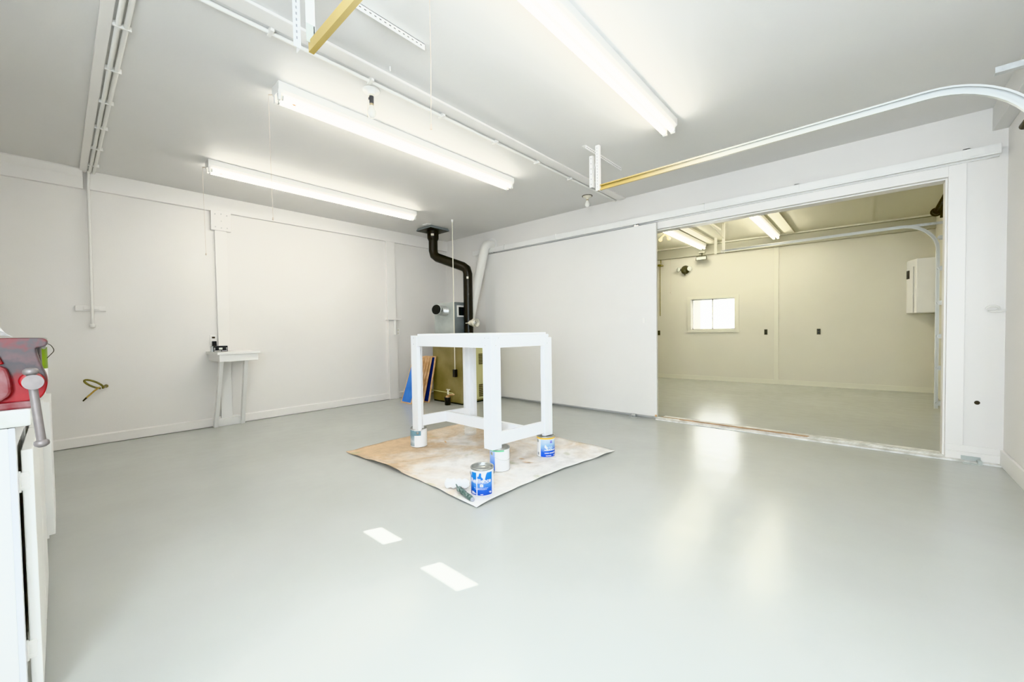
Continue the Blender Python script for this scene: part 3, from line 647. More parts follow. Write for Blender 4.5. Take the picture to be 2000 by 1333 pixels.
# near right wall bits
q = MB().cyl((.69, YW - .003, .50), (.69, YW - .0005, .50), .017, n=16)
tag(q.build('cable_hole', M['spring'], loc=(.69, YW, .5)), 'small dark hole low on wall right of the opening', 'hole')
pts = [(.735 + .03 - .035 * math.cos(a), YW - .012 - .012 * math.sin(a), 1.285 + .022 * math.sin(a * 1.0)) for a in [k * .45 for k in range(13)]]
q = MB().tube([Vector(p) for p in pts] + [Vector((.78, YW - .02, 1.262)), Vector((.81, YW - .015, 1.262)), Vector((XR, YW - .01, 1.272))], .008, 8)
tag(q.build('cable_stub', M['conduit'], loc=(.75, YW, 1.27)), 'short painted cable loop on wall in right corner', 'cable')
# ceiling patches and hook
tag(MB().box(-5.46, -5.33, 4.00, 4.075, H - .012, H).build('ceiling_cover', M['enamel'], loc=(-5.4, 4, H), bevel=.002), 'small white cover plate on ceiling before the flue', 'cover plate')
tag(MB().cyl((-2.372, 1.504, H), (-2.372, 1.504, H - .03), .004, n=8).build('ceiling_hook', M['enamel'], loc=(-2.372, 1.504, H)), 'tiny white hook in ceiling beside the batten', 'hook')

# ------------------------------------------------------------------ flue, furnace, duct
fx, fy = -4.94, 4.50       # vertical run
tx, ty = -5.555, 4.28      # ceiling plate
t = thing('flue_pipe', (fx, fy, 1.0), 'black stove pipe bending from furnace up to ceiling plate', 'flue')
R = .076
def bendpath(P, rad, n=7):
    P = [Vector(p) for p in P]; out = [P[0]]
    for i in range(1, len(P) - 1):
        a = (P[i - 1] - P[i]).normalized(); b = (P[i + 1] - P[i]).normalized()
        s0 = P[i] + a * rad; s1 = P[i] + b * rad
        for k in range(n + 1):
            u = k / n; out.append(s0 * (1 - u) ** 2 + P[i] * 2 * u * (1 - u) + s1 * u * u)
    out.append(P[-1]); return out
path = bendpath([(tx, ty, H - .03), (tx, ty, 2.45), (fx, fy, 2.20), (fx, fy, 1.125)], .09, 2)
MB().tube(path, R, 28).build('pipe', M['flue'], t)
MB().cyl((tx, ty, H - .05), (tx, ty, H - .17), R * 1.25, n=28).cyl((tx, ty, H - .17), (tx, ty, H - .21), R * 1.25, R * 1.02, n=28).build('collar', M['flue'], t)
MB().cyl((tx, ty, H - .03), (tx, ty, H - .06), R * .8, n=24).build('brass_ring', M['hoseend'], t)
c45, s45 = math.cos(.08), math.sin(.08)
q = MB(); a = .20
q.prism([(-a, -a), (a, -a), (a, a), (-a, a)], lambda p: (tx + p[0], ty + p[1], H - .045), lambda p: (tx + p[0] * .9, ty + p[1] * .9, H - .002))
q.build('ceiling_plate', M['galvd'], t, bevel=.002)
MB().prism([(-a, -a), (a, -a), (a, a), (-a, a)], lambda p: (tx + p[0] * .97, ty + p[1] * .97, H - .049), lambda p: (tx + p[0] * .97, ty + p[1] * .97, H - .044)).build('plate_underside', M['flue'], t)
for z_ in (2.05, 1.45): MB().cyl((fx, fy, z_), (fx, fy, z_ + .006), R + .002, n=28).build('seam', M['flue'], t)
MB().patch((fx, fy, 2.02), R + .002, -1.0, -.6, 0, .035).build('tag', M['cream'], t)
MB().patch((tx, ty, H - .14), R * 1.25 + .002, -1.0, -.5, 0, .035).build('tag', M['cream'], t)
# furnace
FX0, FX1, FY0, FY1 = -5.50, -4.765, 4.18, 4.92
t = thing('furnace', (-5.15, 4.55, 0), 'olive enamel furnace with galvanised plenum in the corner', 'furnace')
MB().box(FX0, FX1, FY0, FY1, .02, 1.12).build('body', M['olive'], t, bevel=.012)
MB().box(FX1, FX1 + .006, FY0 + .03, FY1 - .02, .05, 1.10).build('side_panel', M['oliveside'], t, bevel=.002)
for z0, z1 in ((.62, .80), (.09, .30)):
    q = MB()
    for k in range(7): q.box(FX1 + .006, FX1 + .013, FY0 + .36, FY0 + .58, z0 + k * (z1 - z0) / 7, z0 + (k + .7) * (z1 - z0) / 7)
    q.build('grille', M['grille'], t)
MB().box(FX0 + .01, FX1 - .01, FY0 + .01, FY1 - .01, 0, .022).build('plinth', M['dark'], t)
PX1 = -5.06
q = MB().box(-5.56, PX1, 4.28, 4.54, 1.12, 1.645); q.build('plenum', M['galvp'], t, bevel=.006)
MB().box(PX1, PX1 + .008, 4.29, 4.53, 1.12, 1.64).build('plenum_side', M['galvd'], t)
q = MB(); X1 = PX1 + .008
for (y0, y1, z0, z1) in ((4.35, 4.372, 1.40, 1.59), (4.508, 4.53, 1.40, 1.59), (4.372, 4.508, 1.40, 1.425), (4.372, 4.508, 1.565, 1.59)): q.box(X1, X1 + .018, y0, y1, z0, z1)
q.build('vent_frame', M['whitew'], t)
MB().box(X1, X1 + .004, 4.372, 4.508, 1.425, 1.565).build('vent', M['dark'], t)
c = Vector((-5.33, 4.30, 1.515)); dd = Vector((-.12, -1, .08)).normalized()
s_ = MB().tube([c + Vector((.10, .03, -.02)), c + Vector((.045, -.03, -.012)), c + Vector((.012, -.09, .0)), c + Vector((.012, -.13, .004)), c + Vector((.035, -.18, .010))], .083, 26, caps=False)
s_.build('duct_stub', M['galv'], t)
e = c + Vector((.035, -.18, .010)); dd = Vector((.42, -.90, .11)).normalized()
MB().cyl(e - dd * .006, e + dd * .001, .082, n=26).build('duct_mouth', M['dark'], t)
MB().lathe([(.081, 0), (.087, 0), (.087, .012), (.081, .012)], e - dd * .006, dd, 26).build('duct_rim', M['galv'], t)
# gas line and pot at furnace foot
t = thing('gas_line', (-5.1, 4.14, .17), 'thin olive gas pipe with valve along the furnace foot', 'pipe')
MB().tube([(-5.60, 4.15, .185), (-5.02, 4.14, .175), (-4.94, 4.14, .175)], .008, 8).build('pipe', M['oliveside'], t)
MB().cyl((-5.06, 4.14, .15), (-5.06, 4.14, .22), .017, n=12).box(-5.10, -5.02, 4.13, 4.15, .222, .234).build('valve', M['cream'], t)
t = thing('drip_pot', (-4.99, 4.06, 0), 'small black pot on the floor before the furnace', 'pot')
MB().lathe([(0, 0), (.046, 0), (.052, .12), (.052, .125), (.045, .125), (.042, .01), (0, .01)], (-4.98, 4.06, 0), n=24).build('body', M['black'], t)
MB().tube([(-4.98, 4.06, .13), (-4.93, 4.05, .165), (-4.80, 4.04, .185)], .012, 8).build('handle', M['wood'], t)
MB().cyl((-4.98, 4.06, .12), (-4.98, 4.06, .145), .035, .02, n=16).build('lid', M['wood'], t)
# pole with switch box
t = thing('power_drop', (-5.05, 4.32, .6), 'white cable pole from ceiling to black switch box by furnace', 'conduit')
MB().tube([(-4.90, 4.155, H - .005), (-4.893, 4.15, .56)], .0075, 10).build('pipe', M['cream'], t)
MB().cyl((-4.90, 4.155, H), (-4.90, 4.155, H - .04), .018, .012, n=12).build('ceiling_fitting', M['enamel'], t)
MB().box(-4.925, -4.865, 4.125, 4.178, .44, .56).build('switch_box', M['black'], t, bevel=.004)
# white diagonal duct
t = thing('vent_duct', (-4.98, YW, 2.66), 'pale grey round duct slanting from partition wall plate down behind flue', 'duct')
P0 = (-4.945, YW - .002, 2.665); 
path = bendpath([P0, (-4.965, 4.95, 2.66), (-5.105, 4.61, 1.13)], .09, 6)
MB().tube(path, .078, 28).build('duct', M['conduit'], t)
MB().cyl((-4.945, YW, 2.665), (-4.945, YW - .01, 2.665), .125, n=32).build('wall_plate', M['whitew'], t)
# clip lamp on flue
t = thing('clip_lamp', (-4.84, 4.42, 1.30), 'cream bell shaped clip lamp fixed to the flue', 'lamp')
d0 = Vector((.97, .12, .02)).normalized(); c0 = Vector((-4.83, 4.40, 1.295))
MB().cyl(c0 - d0 * .06, c0 + d0 * .02, .008, n=10).build('arm', M['cream'], t)
MB().lathe([(.0, .0), (.018, .0), (.038, .03), (.052, .075), (.056, .10), (.066, .105), (.072, .14), (.072, .17), (.068, .17), (.066, .14), (.05, .11), (0, .10)], c0, d0, 32).build('shade', M['cream'], t)
MB().lathe([(.066, .165), (.072, .165), (.074, .178), (.066, .178)], c0, d0, 32).build('rim', M['chrome'], t)
MB().lathe([(.0, .155), (.02, .15), (.03, .13), (.025, .10)], c0, d0, 20).build('bulb', M['chrome'], t)

# stacked boards leaning on the furnace
def leaning_board(x0, x1, yb, yt, zt, thick, face, label):
    t = thing('leaning_board', ((x0 + x1) / 2, yb, 0), label, 'board', 'stack of boards leaning beside the furnace')
    up = Vector((0, yt - yb, zt)); L = up.length; up.normalize(); nn = Vector((0, -up.z, up.y)); 
    base = Vector((0, yb, 0)); 
    def slab(a0, a1, s0, s1, xa, xb, m, nm):
        c = lambda s_, a_, x_: base + Vector((x_, 0, 0)) + up * a_ - nn * s_
        MB().hexa([c(s0, a0, xa), c(s0, a0, xb), c(s1, a0, xb), c(s1, a0, xa)], [c(s0, a1, xa), c(s0, a1, xb), c(s1, a1, xb), c(s1, a1, xa)]).build(nm, m, t, bevel=.001)
    f = .02
    slab(f, L - f, .002, thick - .002, x0 + f, x1 - f, face, 'face')
    slab(0, f, 0, thick, x0, x1, M['wood'], 'edge_strip'); slab(L - f, L, 0, thick, x0, x1, M['wood'], 'edge_strip')
    slab(f, L - f, 0, thick, x0, x0 + f, M['wood'], 'edge_strip'); slab(f, L - f, 0, thick, x1 - f, x1, M['wood'], 'edge_strip')
leaning_board(-5.80, -5.505, 3.735, 4.00, .74, .022, M['blue'], 'bright blue faced board with tan edges, front of leaning stack')
leaning_board(-5.72, -5.47, 3.800, 4.035, .745, .022, M['wood'], 'tan edged board directly behind the bright blue one')
leaning_board(-5.70, -5.445, 3.850, 4.065, .75, .022, M['wood'], 'tan edged board in the middle of the leaning stack')
leaning_board(-5.70, -5.42, 3.900, 4.095, .75, .022, M['wood'], 'tan edged board just before the navy faced one')
leaning_board(-5.68, -5.375, 3.985, 4.145, .755, .022, M['navy'], 'navy faced board with tan edge, nearest the furnace')

# ------------------------------------------------------------------ small wall table with radio
t = thing('wall_table', (-5.96, 1.46, 0), 'small white wall table with two raked legs under the square block', 'table')
x1 = -5.69
MB().box(XW + .0, x1 + .02, 1.222, 1.665, .930, .958).build('tabletop', M['whitew'], t, bevel=.003)
MB().box(XW + .0, x1, 1.245, 1.645, .845, .930).build('apron', M['whitew'], t, bevel=.003)
MB().hexa([(XW + .03, 1.262, 0), (XW + .10, 1.262, 0), (XW + .10, 1.302, 0), (XW + .03, 1.302, 0)], [(x1 - .13, 1.262, .845), (x1 - .06, 1.262, .845), (x1 - .06, 1.302, .845), (x1 - .13, 1.302, .845)]).build('leg', M['whitew'], t, bevel=.002)
MB().hexa([(XW + .03, 1.555, 0), (XW + .10, 1.555, 0), (XW + .10, 1.595, 0), (XW + .03, 1.595, 0)], [(x1 - .13, 1.515, .845), (x1 - .06, 1.515, .845), (x1 - .06, 1.555, .845), (x1 - .13, 1.555, .845)]).build('leg', M['whitew'], t, bevel=.002)
MB().box(XW + .035, XW + .075, 1.302, 1.555, .0, .095).build('stretcher', M['whitew'], t, bevel=.002)
MB().box(XW + .018, XW + .04, 1.355, 1.475, .095, .845).build('back_board', M['whitew'], t, bevel=.002)
t = thing('clock_radio', (-5.97, 1.30, .958), 'small black clock radio with grey display on wall table', 'radio')
rx = -5.88
MB().box(rx - .11, rx, 1.232, 1.375, .960, 1.030).build('body', M['black'], t, bevel=.004)
MB().box(rx - .11, rx - .03, 1.220, 1.232, .960, 1.025).build('side_cover', M['galv'], t)
MB().box(rx, rx + .002, 1.286, 1.320, .985, 1.008).build('display', M['lens'], t)
q = MB()
for yy in (1.236, 1.358):
    for zz in (.984, .994, 1.004): q.box(rx, rx + .002, yy, yy + .012, zz, zz + .004)
q.build('buttons', M['enamel'], t)
MB().box(rx, rx + .003, 1.238, 1.305, .966, .973).box(rx, rx + .003, 1.315, 1.368, .966, .973).build('silver_strip', M['enamel'], t)
MB().box(XW + .008, XW + .035, 1.285, 1.33, 1.02, 1.085).build('plug', M['black'], t, bevel=.004)
t = thing('wall_outlet', (XW, 1.30, 1.12), 'white outlet plate above the clock radio', 'outlet')
MB().box(XW, XW + .008, 1.268, 1.338, 1.045, 1.165).build('plate', M['enamel'], t, bevel=.003)
MB().box(XW + .008, XW + .012, 1.288, 1.320, 1.12, 1.142).build('socket', M['spring'], t, bevel=.003)
t = thing('wall_outlet', (XW, 3.95, 1.17), 'white outlet on left wall beside the boxed pilaster', 'outlet')
MB().box(XW, XW + .010, 3.952, 4.01, 1.112, 1.235).build('plate', M['enamel'], t, bevel=.003)
for zz in (1.13, 1.185): MB().box(XW + .010, XW + .013, 3.968, 3.992, zz, zz + .03).build('socket', M['cream'], t, bevel=.002)
q = MB().tube([(XW + .065, 3.885, 1.375), (XW + .065, 3.89, 1.12)], .024, 14)
tag(q.build('pipe_stub', M['conduit'], loc=(XW + .06, 3.88, 1.12)), 'short painted pipe below ledge of the boxed pilaster', 'pipe')

# hose from left wall
c = Vector((XW + .13, .25, .665))
q = MB(); ring = []
for k in range(22):
    a = 2 * PI * k / 21
    ring.append(Vector((XW + .10 + .055 * math.cos(a), .215 + .095 * math.cos(a + .25), .665 + .035 * math.sin(a) - .02 * math.cos(a))))
pts = [Vector((XW + .002, .322, .625)), Vector((XW + .05, .305, .627))] + [Vector((XW + .13, .285 - .0, .63))] 
loop = []
for k in range(19):
    a = -.3 + 2 * PI * .93 * k / 18
    loop.append(Vector((XW + .16, .232 + .068 * math.cos(a), .668 + .030 * math.sin(a) - .040 * math.cos(a))))
q.tube([Vector((XW + .002, .33, .625)), Vector((XW + .07, .318, .625))] + loop, .010, 10)
q.tube([Vector((XW + .16, .275, .632)), Vector((XW + .17, .235, .600)), Vector((XW + .18, .175, .535))], .008, 10, mi=1)
q.cyl((XW + .18, .175, .535), (XW + .185, .148, .503), .0085, .006, 10, mi=2)
q.cyl((XW, .33, .625), (XW + .02, .33, .625), .018, n=14, mi=0)
tag(q.build('hose_coil', [M['hose'], M['hoseend'], M['spring']], loc=(XW, .3, .6)), 'olive hose loop with brass tail sticking out of left wall', 'hose')

# ------------------------------------------------------------------ white work table raised on paint cans
F0 = Vector((-2.262, 2.297)); AX = Vector((-1.128, .016)); AY = Vector((.079, .716))
LX, LY = AX.length, AY.length; ux, uy = AX / LX, AY / LY
def tp(a, b, z): v = F0 + ux * a + uy * b; return (v.x, v.y, z)      # a,b metres from the nearest leg corner
def tbox(mb, a0, a1, b0, b1, z0, z1, mi=0):
    return mb.hexa([tp(a0, b0, z0), tp(a0, b1, z0), tp(a1, b1, z0), tp(a1, b0, z0)], [tp(a0, b0, z1), tp(a0, b1, z1), tp(a1, b1, z1), tp(a1, b0, z1)], mi)
LZ, TZ = .196, 1.128
t = thing('work_table', tp(LX / 2, LY / 2, LZ), 'tall white painted work table with its legs standing on paint cans', 'table')
W_, T_ = .10, .04
for (a, b) in ((0, 0), (1, 0), (0, 1), (1, 1)):
    q = MB()
    A0 = 0 if a == 0 else LX - W_; B0 = 0 if b == 0 else LY - W_
    # board along the long side face
    if b == 0: tbox(q, A0, A0 + W_, 0, T_, LZ, TZ)
    else: tbox(q, A0, A0 + W_, LY - T_, LY, LZ, TZ - (.03 if a == 0 else 0))
    if a == 0: tbox(q, 0, T_, (T_ if b == 0 else LY - W_), (W_ if b == 0 else LY - T_), LZ, TZ)
    else: tbox(q, LX - T_, LX, (T_ if b == 0 else LY - W_), (W_ if b == 0 else LY - T_), LZ, TZ)
    q.build('leg', M['white'], t, bevel=.003)
q = MB(); tbox(q, W_ - .012, LX - W_ + .012, .004, T_, 1.025, TZ - .002); q.build('apron', M['white'], t, bevel=.002)
q = MB(); tbox(q, W_ - .012, LX - W_ + .012, LY - T_, LY - .004, 1.025, TZ - .002); q.build('apron', M['white'], t, bevel=.002)
q = MB(); tbox(q, .004, T_, W_ - .012, LY - W_ + .012, 1.025, TZ - .002); q.build('apron', M['white'], t, bevel=.002)
q = MB(); tbox(q, LX - T_, LX - .004, W_ - .012, LY - W_ + .012, 1.025, TZ - .002); q.build('apron', M['white'], t, bevel=.002)
q = MB(); tbox(q, .03, LX - .07, .03, LY - .04, TZ, TZ + .016); q.build('tabletop', M['white'], t, bevel=.003)
q = MB(); tbox(q, .012, T_ + .004, W_ - .03, LY - W_ + .03, .222, .328); q.build('stretcher', M['white'], t, bevel=.002)
q = MB(); tbox(q, LX - T_ - .004, LX - .012, W_ - .03, LY - W_ + .03, .222, .328); q.build('stretcher', M['white'], t, bevel=.002)
q = MB(); tbox(q, T_, LX - T_, .36, .40, .222, .328); q.build('stretcher', M['white'], t, bevel=.002)
q = MB()
for (a, b, z) in ((.03, 0, 1.105), (.07, 0, 1.105), (.065, 0, 1.045), (LX - .05, 0, 1.105), (LX - .05, 0, 1.045)):
    p = Vector(tp(a, b - .0005, z)); q.cyl(p, p - Vector((uy.x, uy.y, 0)) * .0015, .0045, n=8)
for (a, b, z) in ((0, .08, 1.105), (0, LY - .04, 1.105), (0, LY - .06, 1.045), (0, .05, 1.045)):
    p = Vector(tp(a, b, z)); q.cyl(p, p - Vector((ux.x, ux.y, 0)) * .0015, .0045, n=8)
q.build('screws', M['screw'], t)

# ------------------------------------------------------------------ paper drop sheet
N_ = 46
cor = [Vector((-3.795, 1.814)), Vector((-1.911, 1.787)), Vector((-1.814, 3.485)), Vector((-3.80, 3.57))]
def edge_off(u, k): return .018 * noise.noise(Vector((u * 4.1 + k * 7, k * 3.3, 0)))
vs = []
def sheet_xy(u, v):
    p = cor[0].lerp(cor[1], u).lerp(cor[3].lerp(cor[2], u), v)
    p = p + Vector((0, 1)) * ((1 - v) ** 6 * (edge_off(u, 1) + .03 * math.sin(u * PI)) + v ** 6 * edge_off(u, 2)) + Vector((1, 0)) * (u ** 6 * (edge_off(v, 3) - .035 * math.sin(v * PI * 1.3)) + (1 - u) ** 6 * edge_off(v, 4))
    return p
def sheet_z(x, y, u, v):
    z = .0035 + .004 * max(0, noise.noise(Vector((x * 3, y * 3, 1)))) 
    e = min(u, 1 - u, v, 1 - v)
    if e < .06: z += (.06 - e) / .06 * (.010 + .012 * noise.noise(Vector((x * 5, y * 5, 5))))
    if u < .5 and v < .06: z += (.06 - v) / .06 * .018 * math.sin(max(0, u - .2) / .35 * PI) if .2 < u < .55 else 0
    return max(z, .0025)
for j in range(N_ + 1):
    for i in range(N_ + 1):
        u, v = i / N_, j / N_; p = sheet_xy(u, v); vs.append((p.x, p.y, sheet_z(p.x, p.y, u, v)))
fs = [(j * (N_ + 1) + i, j * (N_ + 1) + i + 1, (j + 1) * (N_ + 1) + i + 1, (j + 1) * (N_ + 1) + i) for j in range(N_) for i in range(N_)]
q = MB().add(vs, fs, 0, True)
sh = q.build('paper_drop_sheet', M['sheet'], loc=(-2.83, 2.66, 0))
tag(sh, 'paint splashed tan paper sheet spread on floor under the work table', 'drop sheet')
so = sh.modifiers.new('Solid', 'SOLIDIFY'); so.thickness = .0012; so.offset = 1
# torn tears in the paper
for (x, y, a, L) in ((-2.26, 2.66, .5, .10), (-3.25, 2.62, 2.6, .10), (-2.35, 2.72, .2, .06)):
    pts = [Vector((x + math.cos(a) * L * k / 5, y + math.sin(a) * L * k / 5, .0125)) for k in range(6)]
    q = MB(); vv = []
    for k, p in enumerate(pts):
        w_ = .010 * math.sin(PI * (k + .3) / 5.6); vv += [p + Vector((-math.sin(a), math.cos(a), 0)) * w_, p - Vector((-math.sin(a), math.cos(a), 0)) * w_]
    q.add(vv, [(2 * k, 2 * k + 1, 2 * k + 3, 2 * k + 2) for k in range(5)]); q.build('tear', M['wood'], sh)

# ------------------------------------------------------------------ paint cans
CR, CH = .0825, .190
def wrap_text(txt, size, c, R, th, zc_, m, parent, name='lettering', bold=0.0):
    cu = bpy.data.curves.new('t', 'FONT'); cu.body = txt; cu.size = size; cu.align_x = 'CENTER'; cu.align_y = 'CENTER'; cu.offset = bold; cu.resolution_u = 3
    o = bpy.data.objects.new('t', cu); COL.objects.link(o)
    dg = bpy.context.evaluated_depsgraph_get(); me = bpy.data.meshes.new_from_object(o.evaluated_get(dg))
    bm = bmesh.new(); bm.from_mesh(me)
    bmesh.ops.triangulate(bm, faces=bm.faces)
    bmesh.ops.subdivide_edges(bm, edges=[e for e in bm.edges if e.calc_length() > size * .25], cuts=1)
    org = Vector(ORG[parent.name])
    for v in bm.verts:
        a = th + v.co.x / R; v.co = Vector((c[0] + R * math.cos(a), c[1] + R * math.sin(a), zc_ + v.co.y)) - org
    bm.to_mesh(me); bm.free(); me.materials.clear(); me.materials.append(m); me.name = name
    bpy.data.objects.remove(o); bpy.data.curves.remove(cu)
    k = bpy.data.objects.new(name, me); COL.objects.link(k); k.parent = parent; ORG[k.name] = tuple(org)
    return k
def paint_can(x, y, label, z=0.007, bodym=None, ear_t=None, open_top=False, bail=None, ringm=None, R=CR, Hc=CH, name='paint_can'):
    t = thing(name, (x, y, z), label, 'paint can', 'paint cans on and around the paper sheet')
    bodym = bodym or M['canw']
    MB().lathe([(0, .002), (R - .004, .002), (R - .001, 0), (R + .001, .003), (R, .006), (R, Hc - .012)], (x, y, z), n=48).build('body', bodym, t)
    MB().lathe([(R - .0005, Hc - .013), (R + .0025, Hc - .009), (R + .0025, Hc - .003), (R, Hc), (R - .005, Hc), (R - .008, Hc - .004), (R - .009, Hc - .011)] , (x, y, z), n=48).build('rim', M['tin'], t)
    if open_top:
        MB().lathe([(R - .009, Hc - .011), (R - .011, Hc - .022), (R - .016, Hc - .024), (R - .018, Hc - .021), (R - .022, Hc - .026), (0, Hc - .026)], (x, y, z), n=48).build('lid', M['tin'], t)
    else:
        MB().lathe([(R - .009, Hc - .009), (R - .014, Hc - .004), (R - .018, Hc - .004), (R - .020, Hc - .0055), (0, Hc - .0055)], (x, y, z), n=48).build('lid', M['tin'], t)
    if ringm: MB().patch((x, y, z), R + .0010, 0, 2 * PI, Hc - .026, Hc - .013, 48).build('colour_band', ringm, t)
    if ear_t is not None:
        for e_ in (ear_t, ear_t + PI):
            dv = Vector((math.cos(e_), math.sin(e_), 0)); c = Vector((x, y, z + Hc - .045)) + dv * R
            MB().lathe([(.014, 0), (.013, .003), (.006, .006), (0, .0065)], c, dv, 18).build('ear', M['tin'], t)
        if bail:
            pts = []
            for k in range(25):
                a = PI * k / 24; r_ = R + .009
                ph = ear_t + a * (1 if bail > 0 else -1)
                pts.append(Vector((x + r_ * math.cos(ph), y + r_ * math.sin(ph), z + Hc - .045 - .052 * math.sin(a))))
            MB().tube(pts, .0014, 6).build('bail_handle', M['tin'], t)
    return t
A = lambda d_: math.radians(d_)
# 1. blue label can in front
cx, cy, cz = -2.068, 1.990, .007
V = -PI / 4 + .0
c1 = paint_can(cx, cy, 'blue labelled paint can with white drips, front corner of paper sheet', cz, ear_t=V + A(88), open_top=True)
CC = (cx, cy, cz)
MB().patch(CC, CR + .0008, V - A(78), V + A(54), .006, .176, 30).build('paper_label', M['lblue'], c1)
Rl = CR + .0022
q = MB()
q.patch(CC, Rl - .0004, V - A(82), V + A(90), .166, .178, 20)
q.patch(CC, Rl - .0004, V - A(30), V + A(24), lambda u: .178 - .062 * math.exp(-((u - .72) / .16) ** 2) - .03 * math.exp(-((u - .18) / .10) ** 2) - .012, .178, 26)
q.patch(CC, Rl - .0004, V - A(4), V + A(8), lambda u: .128 + .02 * abs(u - .5), .170, 12)
q.patch(CC, Rl - .0003, V - A(29), V - A(24.5), .002, .170, 4)
q.patch(CC, Rl - .0002, V - A(31), V - A(20), lambda u: .07 + .05 * abs(u - .25) * 1.6, lambda u: .120 + .006 * math.sin(u * PI), 8)
q.patch(CC, Rl - .0004, V - A(82), V - A(60), lambda u: .150 - .012 * math.sin(u * 8), .178, 8)
q.build('paint_drips', M['glossw'], c1)
wrap_text('Resilience', .040, CC, Rl + .0003, V - A(9), cz + .108, M['glossw'], c1, bold=.0012)
q = MB()
for zz, w0, w1, hh_ in ((.090, -48, 32, .0028), (.056, -42, 28, .0032), (.047, -36, 22, .0032)):
    a0 = w0
    rr = random.Random(int(zz * 1000))
    while a0 < w1:
        dl = rr.uniform(2.2, 5); q.patch(CC, Rl, V + A(a0), V + A(min(a0 + dl, w1)), zz, zz + hh_ * rr.uniform(.75, 1.1), 3); a0 += dl + rr.choice((.8, .8, 2.4))
for zz, w0, w1 in ((.026, -60, -42), (.020, -60, -36), (.014, -58, -30), (.012, -8, 4), (.026, 34, 46), (.019, 38, 48)):
    q.patch(CC, Rl, V + A(w0), V + A(w1), zz, zz + .0042, 4)
q.build('small_print', M['glossw'], c1)
q = MB().patch(CC, Rl, V - A(11), V + A(5), .066, .084, 5).patch(CC, Rl, V - A(8), V + A(1.5), .084, .087, 4)
q.build('emblem', M['glossw'], c1)
MB().patch(CC, Rl + .0004, V - A(6.5), V + A(.5), .072, .079, 3).build('emblem_mark', M['ink'], c1)
MB().patch(CC, CR + .0022, V + A(30), V + A(40), .181, .187, 4).build('rust_spot', M['brick'], c1)
# 2. under nearest leg
cx, cy = -2.305, 2.425; CC = (cx, cy, .007)
V2 = math.atan2(-cy, -cx)
c2 = paint_can(cx, cy, 'white paint can with green ring under the nearest table leg', .007, ear_t=V2 - A(52), bail=1, ringm=M['green'])
MB().patch(CC, CR + .0008, V2 - A(95), V2 - A(30), .004, .164, 12).build('blue_label_edge', M['lfade'], c2)
MB().patch(CC, CR + .0016, V2 + A(25), V2 + A(90), .164, .178, 12).build('paint_drips', M['canw'], c2)
# 3. under the right leg
cx, cy = -2.228, 2.965; CC = (cx, cy, .007); V3 = math.atan2(-cy, -cx)
c3 = paint_can(cx, cy, 'sky blue labelled paint can with yellow ring under right table leg', .007, ear_t=V3 - A(58), ringm=M['yellow'])
MB().patch(CC, CR + .0008, V3 - A(34), V3 + A(80), .004, .164, 26).build('paper_label', M['l200'], c3)
q = MB().patch(CC, CR + .0012, V3 - A(66), V3 - A(38), .01, .115, 8); q.build('side_label', M['canw'], c3)
MB().patch(CC, CR + .0016, V3 - A(60), V3 - A(46), .018, .042, 5).build('barcode', M['ink'], c3)
wrap_text('200', .040, CC, CR + .0020, V3 + A(22), .007 + .083, M['palebl'], c3, bold=.0008)
q = MB()
for zz, w0, w1, hh_ in ((.062, -10, 72, .008), (.036, -8, 20, .007), (.036, 24, 70, .007), (.012, 0, 34, .007), (.012, 55, 70, .006)):
    q.patch(CC, CR + .0018, V3 + A(w0), V3 + A(w1), zz, zz + hh_, 8)
q.build('small_print', M['canw'], c3)
q = MB().patch(CC, CR + .0018, V3 + A(28), V3 + A(33), .132, .153, 3).patch(CC, CR + .0018, V3 + A(37), V3 + A(42), .132, .153, 3).patch(CC, CR + .0018, V3 + A(26), V3 + A(44), .130, .1345, 4)
q.build('emblem', M['purple'], c3)
q = MB().patch(CC, CR + .0019, V3 - A(8), V3 + A(12), lambda u: .088 - .02 * u, lambda u: .118 - .045 * abs(u - .3), 8); q.build('label_motif', M['canw'], c3)
# 4. under the left leg
cx, cy = -3.425, 2.410; CC = (cx, cy, .006); V4 = math.atan2(-cy, -cx)
c4 = paint_can(cx, cy, 'white paint can with grey teal label under the left table leg', .006, ear_t=V4 - A(8))
MB().patch(CC, CR + .0008, V4 - A(95), V4 - A(32), .012, .170, 14).build('paper_label', M['lteal'], c4)
MB().patch(CC, CR + .0009, V4 - A(32), V4 + A(14), .118, .165, 10).build('paper_label', M['lteal'], c4)
# 5. glass jar under the far leg
cx, cy = -3.335, 3.035
t = thing('glass_jar', (cx, cy, .006), 'clear ribbed glass jar under the far table leg', 'jar')
pr = [(0, .002), (.066, .002), (.070, .008), (.070, .045), (.066, .050), (.066, .060), (.070, .065), (.070, .15), (.062, .17), (.060, .19), (.057, .19), (.059, .168), (.066, .148), (.066, .012), (0, .008)]
MB().lathe(pr, (cx, cy, .006), n=36).build('body', M['jar'], t)
MB().lathe([(0, .192), (.062, .192), (.063, .188), (.063, .176), (.061, .176)], (cx, cy, .006 - .002), n=36).build('lid', M['jar'], t)

